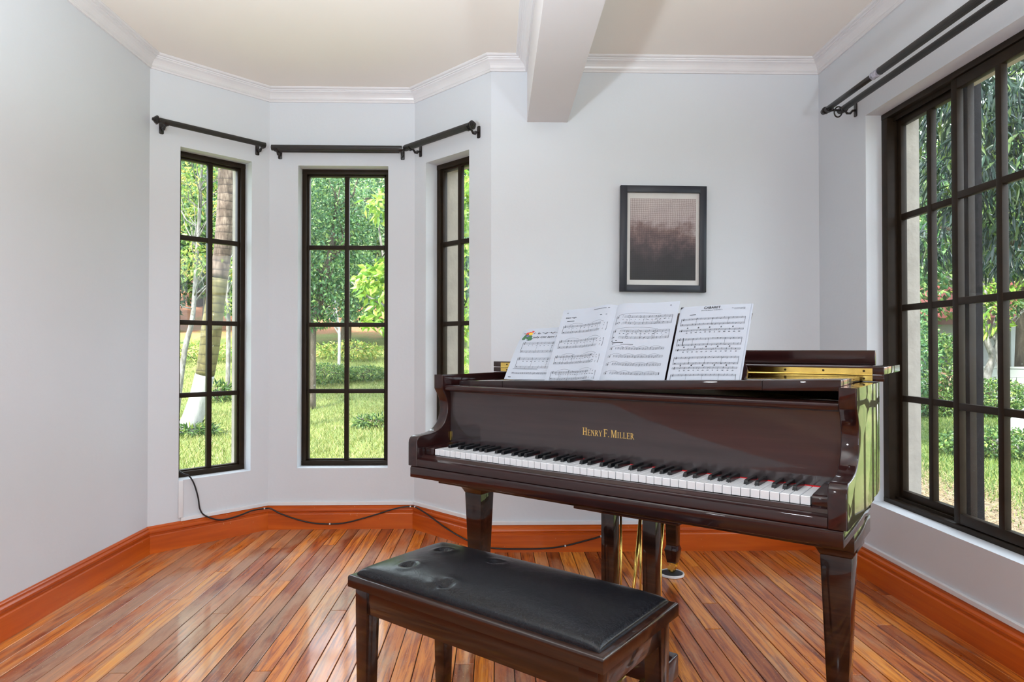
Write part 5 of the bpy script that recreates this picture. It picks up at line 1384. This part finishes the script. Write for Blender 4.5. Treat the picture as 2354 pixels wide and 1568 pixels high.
shrub('garden_bush', 'tall hedge bush at the far right of the sliding window', dirpt(43.0, 18.5, 0), 1.1, 1.0, 2.2, 5000, 'leafdark', .10, .5, stems=8)
fr_ = random.Random(5)
for i, (dg, ds, hh) in enumerate(((27.5, 15, 6.0), (30.3, 22, 8), (36.5, 27, 9), (39.3, 24, 8), (42.5, 22, 8), (28, 30, 10), (31.5, 38, 12), (33.3, 31, 9.5), (35.0, 40, 12), (38.5, 38, 12), (42, 36, 12), (45, 30, 10))):
    c = dirpt(dg, ds, GZ); rx = 1.7 * ds / 24
    lift = .42 if ds < 33 else .5
    bl = [(0, 0, hh * .66, rx * 1.2, rx * 1.2, hh * .30)] + [(fr_.uniform(-1, 1) * rx, fr_.uniform(-1, 1) * rx, hh * fr_.uniform(lift, .95), rx * .6, rx * .6, hh * .15) for _ in range(5)]
    tree('garden_tree', '%s tree, %s from the left in the %s beyond the right lawn' % (('leafy bright', 'dark glossy', 'dense green', 'mid green')[i % 4], ORD[i if i < 5 else i - 5], 'near row' if ds < 28 else 'far row'), 'tree', c, [(0, 0, -.1, .2), (.1, 0, hh * .4, .15), (0, .1, hh * .8, .06)], bl, 4200, ('leafmid', 'leafdark', 'leaffar', 'leafmid')[i % 4], .18 * ds / 20, .48, 'bark', (), .15, 'trees beyond the lawn on the right', .5)
# red roofed house
hc = dirpt(35.6, 25.5, GZ); hs = empty('house', hc, math.radians(-20)); tag(hs, 'distant pale house with a red metal roof among the trees', 'house')
box('wall', hs, M['housewhite'], (-2.2, 4.5, 0, 4, 0, 2.35))
prism('roof', hs, M['roofred'], [(-.9, 2.35), (-.9, 2.42), (2.0, 3.75), (4.9, 2.42), (4.9, 2.35)], 'x', -3.0, 5.2, smooth=False)
box('fascia', hs, M['fascia'], (-3.02, 5.22, -.94, -.88, 2.24, 2.44)); 
for x0, x1 in ((-.9, .7), (2.0, 3.6)): box('window_opening', hs, M['housedark'], (x0, x1, -.02, .05, .85, 1.85))
for x in (-2.9, 1.2): box('porch_post', hs, M['housewhite'], (x, x + .25, -.85, -.6, 0, 2.3))
box('board_gate', hs, M['gatewood'], (-.75, .75, -.9, -.84, 0, .75))
gw = empty('garden_wall', dirpt(38.6, 22.5, GZ), math.radians(-42)); tag(gw, 'low white block garden wall at the far edge of the lawn', 'wall')
for r_ in range(4):
    for c_ in range(9): box('block', gw, M['housewhite'], (-1.2 + c_ * .46 + (.23 if r_ % 2 else 0), -1.2 + c_ * .46 + .45 + (.23 if r_ % 2 else 0), 0, .15, r_ * .235, r_ * .235 + .23))
box('coping', gw, M['housewhite'], (-1.25, 3.25, -.02, .17, .94, .99))
# steel post just outside the sliding window
ps = box('steel_post', None, M['post'], (XW + .275, XW + .325, 2.745, 2.797, GZ - .1, 2.95), .003); tag(ps, 'dark speckled steel post standing just outside the sliding window', 'post')

# --- grass blades
def blades(name, n, xy, hgt, wid, mat, label, lean=.5):
    z = np.array([ground_z(a_, b_) for a_, b_ in xy]); b_ = np.column_stack([xy, z - .005])
    ang = RG.uniform(0, 2 * math.pi, n); s = np.column_stack([np.cos(ang), np.sin(ang), np.zeros(n)]) * (wid * .5)
    le = RG.normal(size=(n, 2)) * lean; h_ = hgt * RG.uniform(.5, 1.3, n)
    tip = b_ + np.column_stack([le[:, 0] * h_, le[:, 1] * h_, h_])
    V = np.stack([b_ - s, b_ + s, tip], 1).reshape(-1, 3)
    me = bpy.data.meshes.new(name); me.vertices.add(n * 3); me.vertices.foreach_set('co', V.astype(np.float32).ravel())
    me.loops.add(n * 3); me.loops.foreach_set('vertex_index', np.arange(n * 3, dtype=np.int32)); me.polygons.add(n); me.polygons.foreach_set('loop_start', np.arange(0, n * 3, 3, dtype=np.int32))
    me.update(calc_edges=True); me.materials.append(M[mat])
    o = link(bpy.data.objects.new(name, me)); tag(o, label, 'grass', kind='stuff'); return o
def wedge(n, a0, a1, d0, d1):
    an = np.radians(RG.uniform(a0, a1, n)); ds = d0 + (d1 - d0) * RG.uniform(0, 1, n) ** .8
    return np.column_stack([np.sin(an) * ds, np.cos(an) * ds])
blades('lawn_grass', 90000, wedge(90000, -36, 2, 7.0, 26), .085, .016, 'grassblade', 'short green lawn grass seen through the bay windows')
xy = wedge(80000, 26, 45, 6.2, 21); xy = xy[xy[:, 0] > 4.75 + .22 * RG.normal(size=len(xy))]
blades('lawn_grass', len(xy), xy, .065, .012, 'grassgreen', 'short green lawn grass seen through the sliding window')
xy = np.column_stack([RG.uniform(3.2, 5.5, 16000), RG.uniform(3.5, 9, 16000)])
xy = xy[RG.uniform(0, 1, len(xy)) < np.clip((5.5 - xy[:, 0]) / 0.9, 0, 1)]
blades('dry_straw', len(xy), xy, .045, .009, 'straw', 'dry straw scattered on bare earth under the sliding window', 2.6)
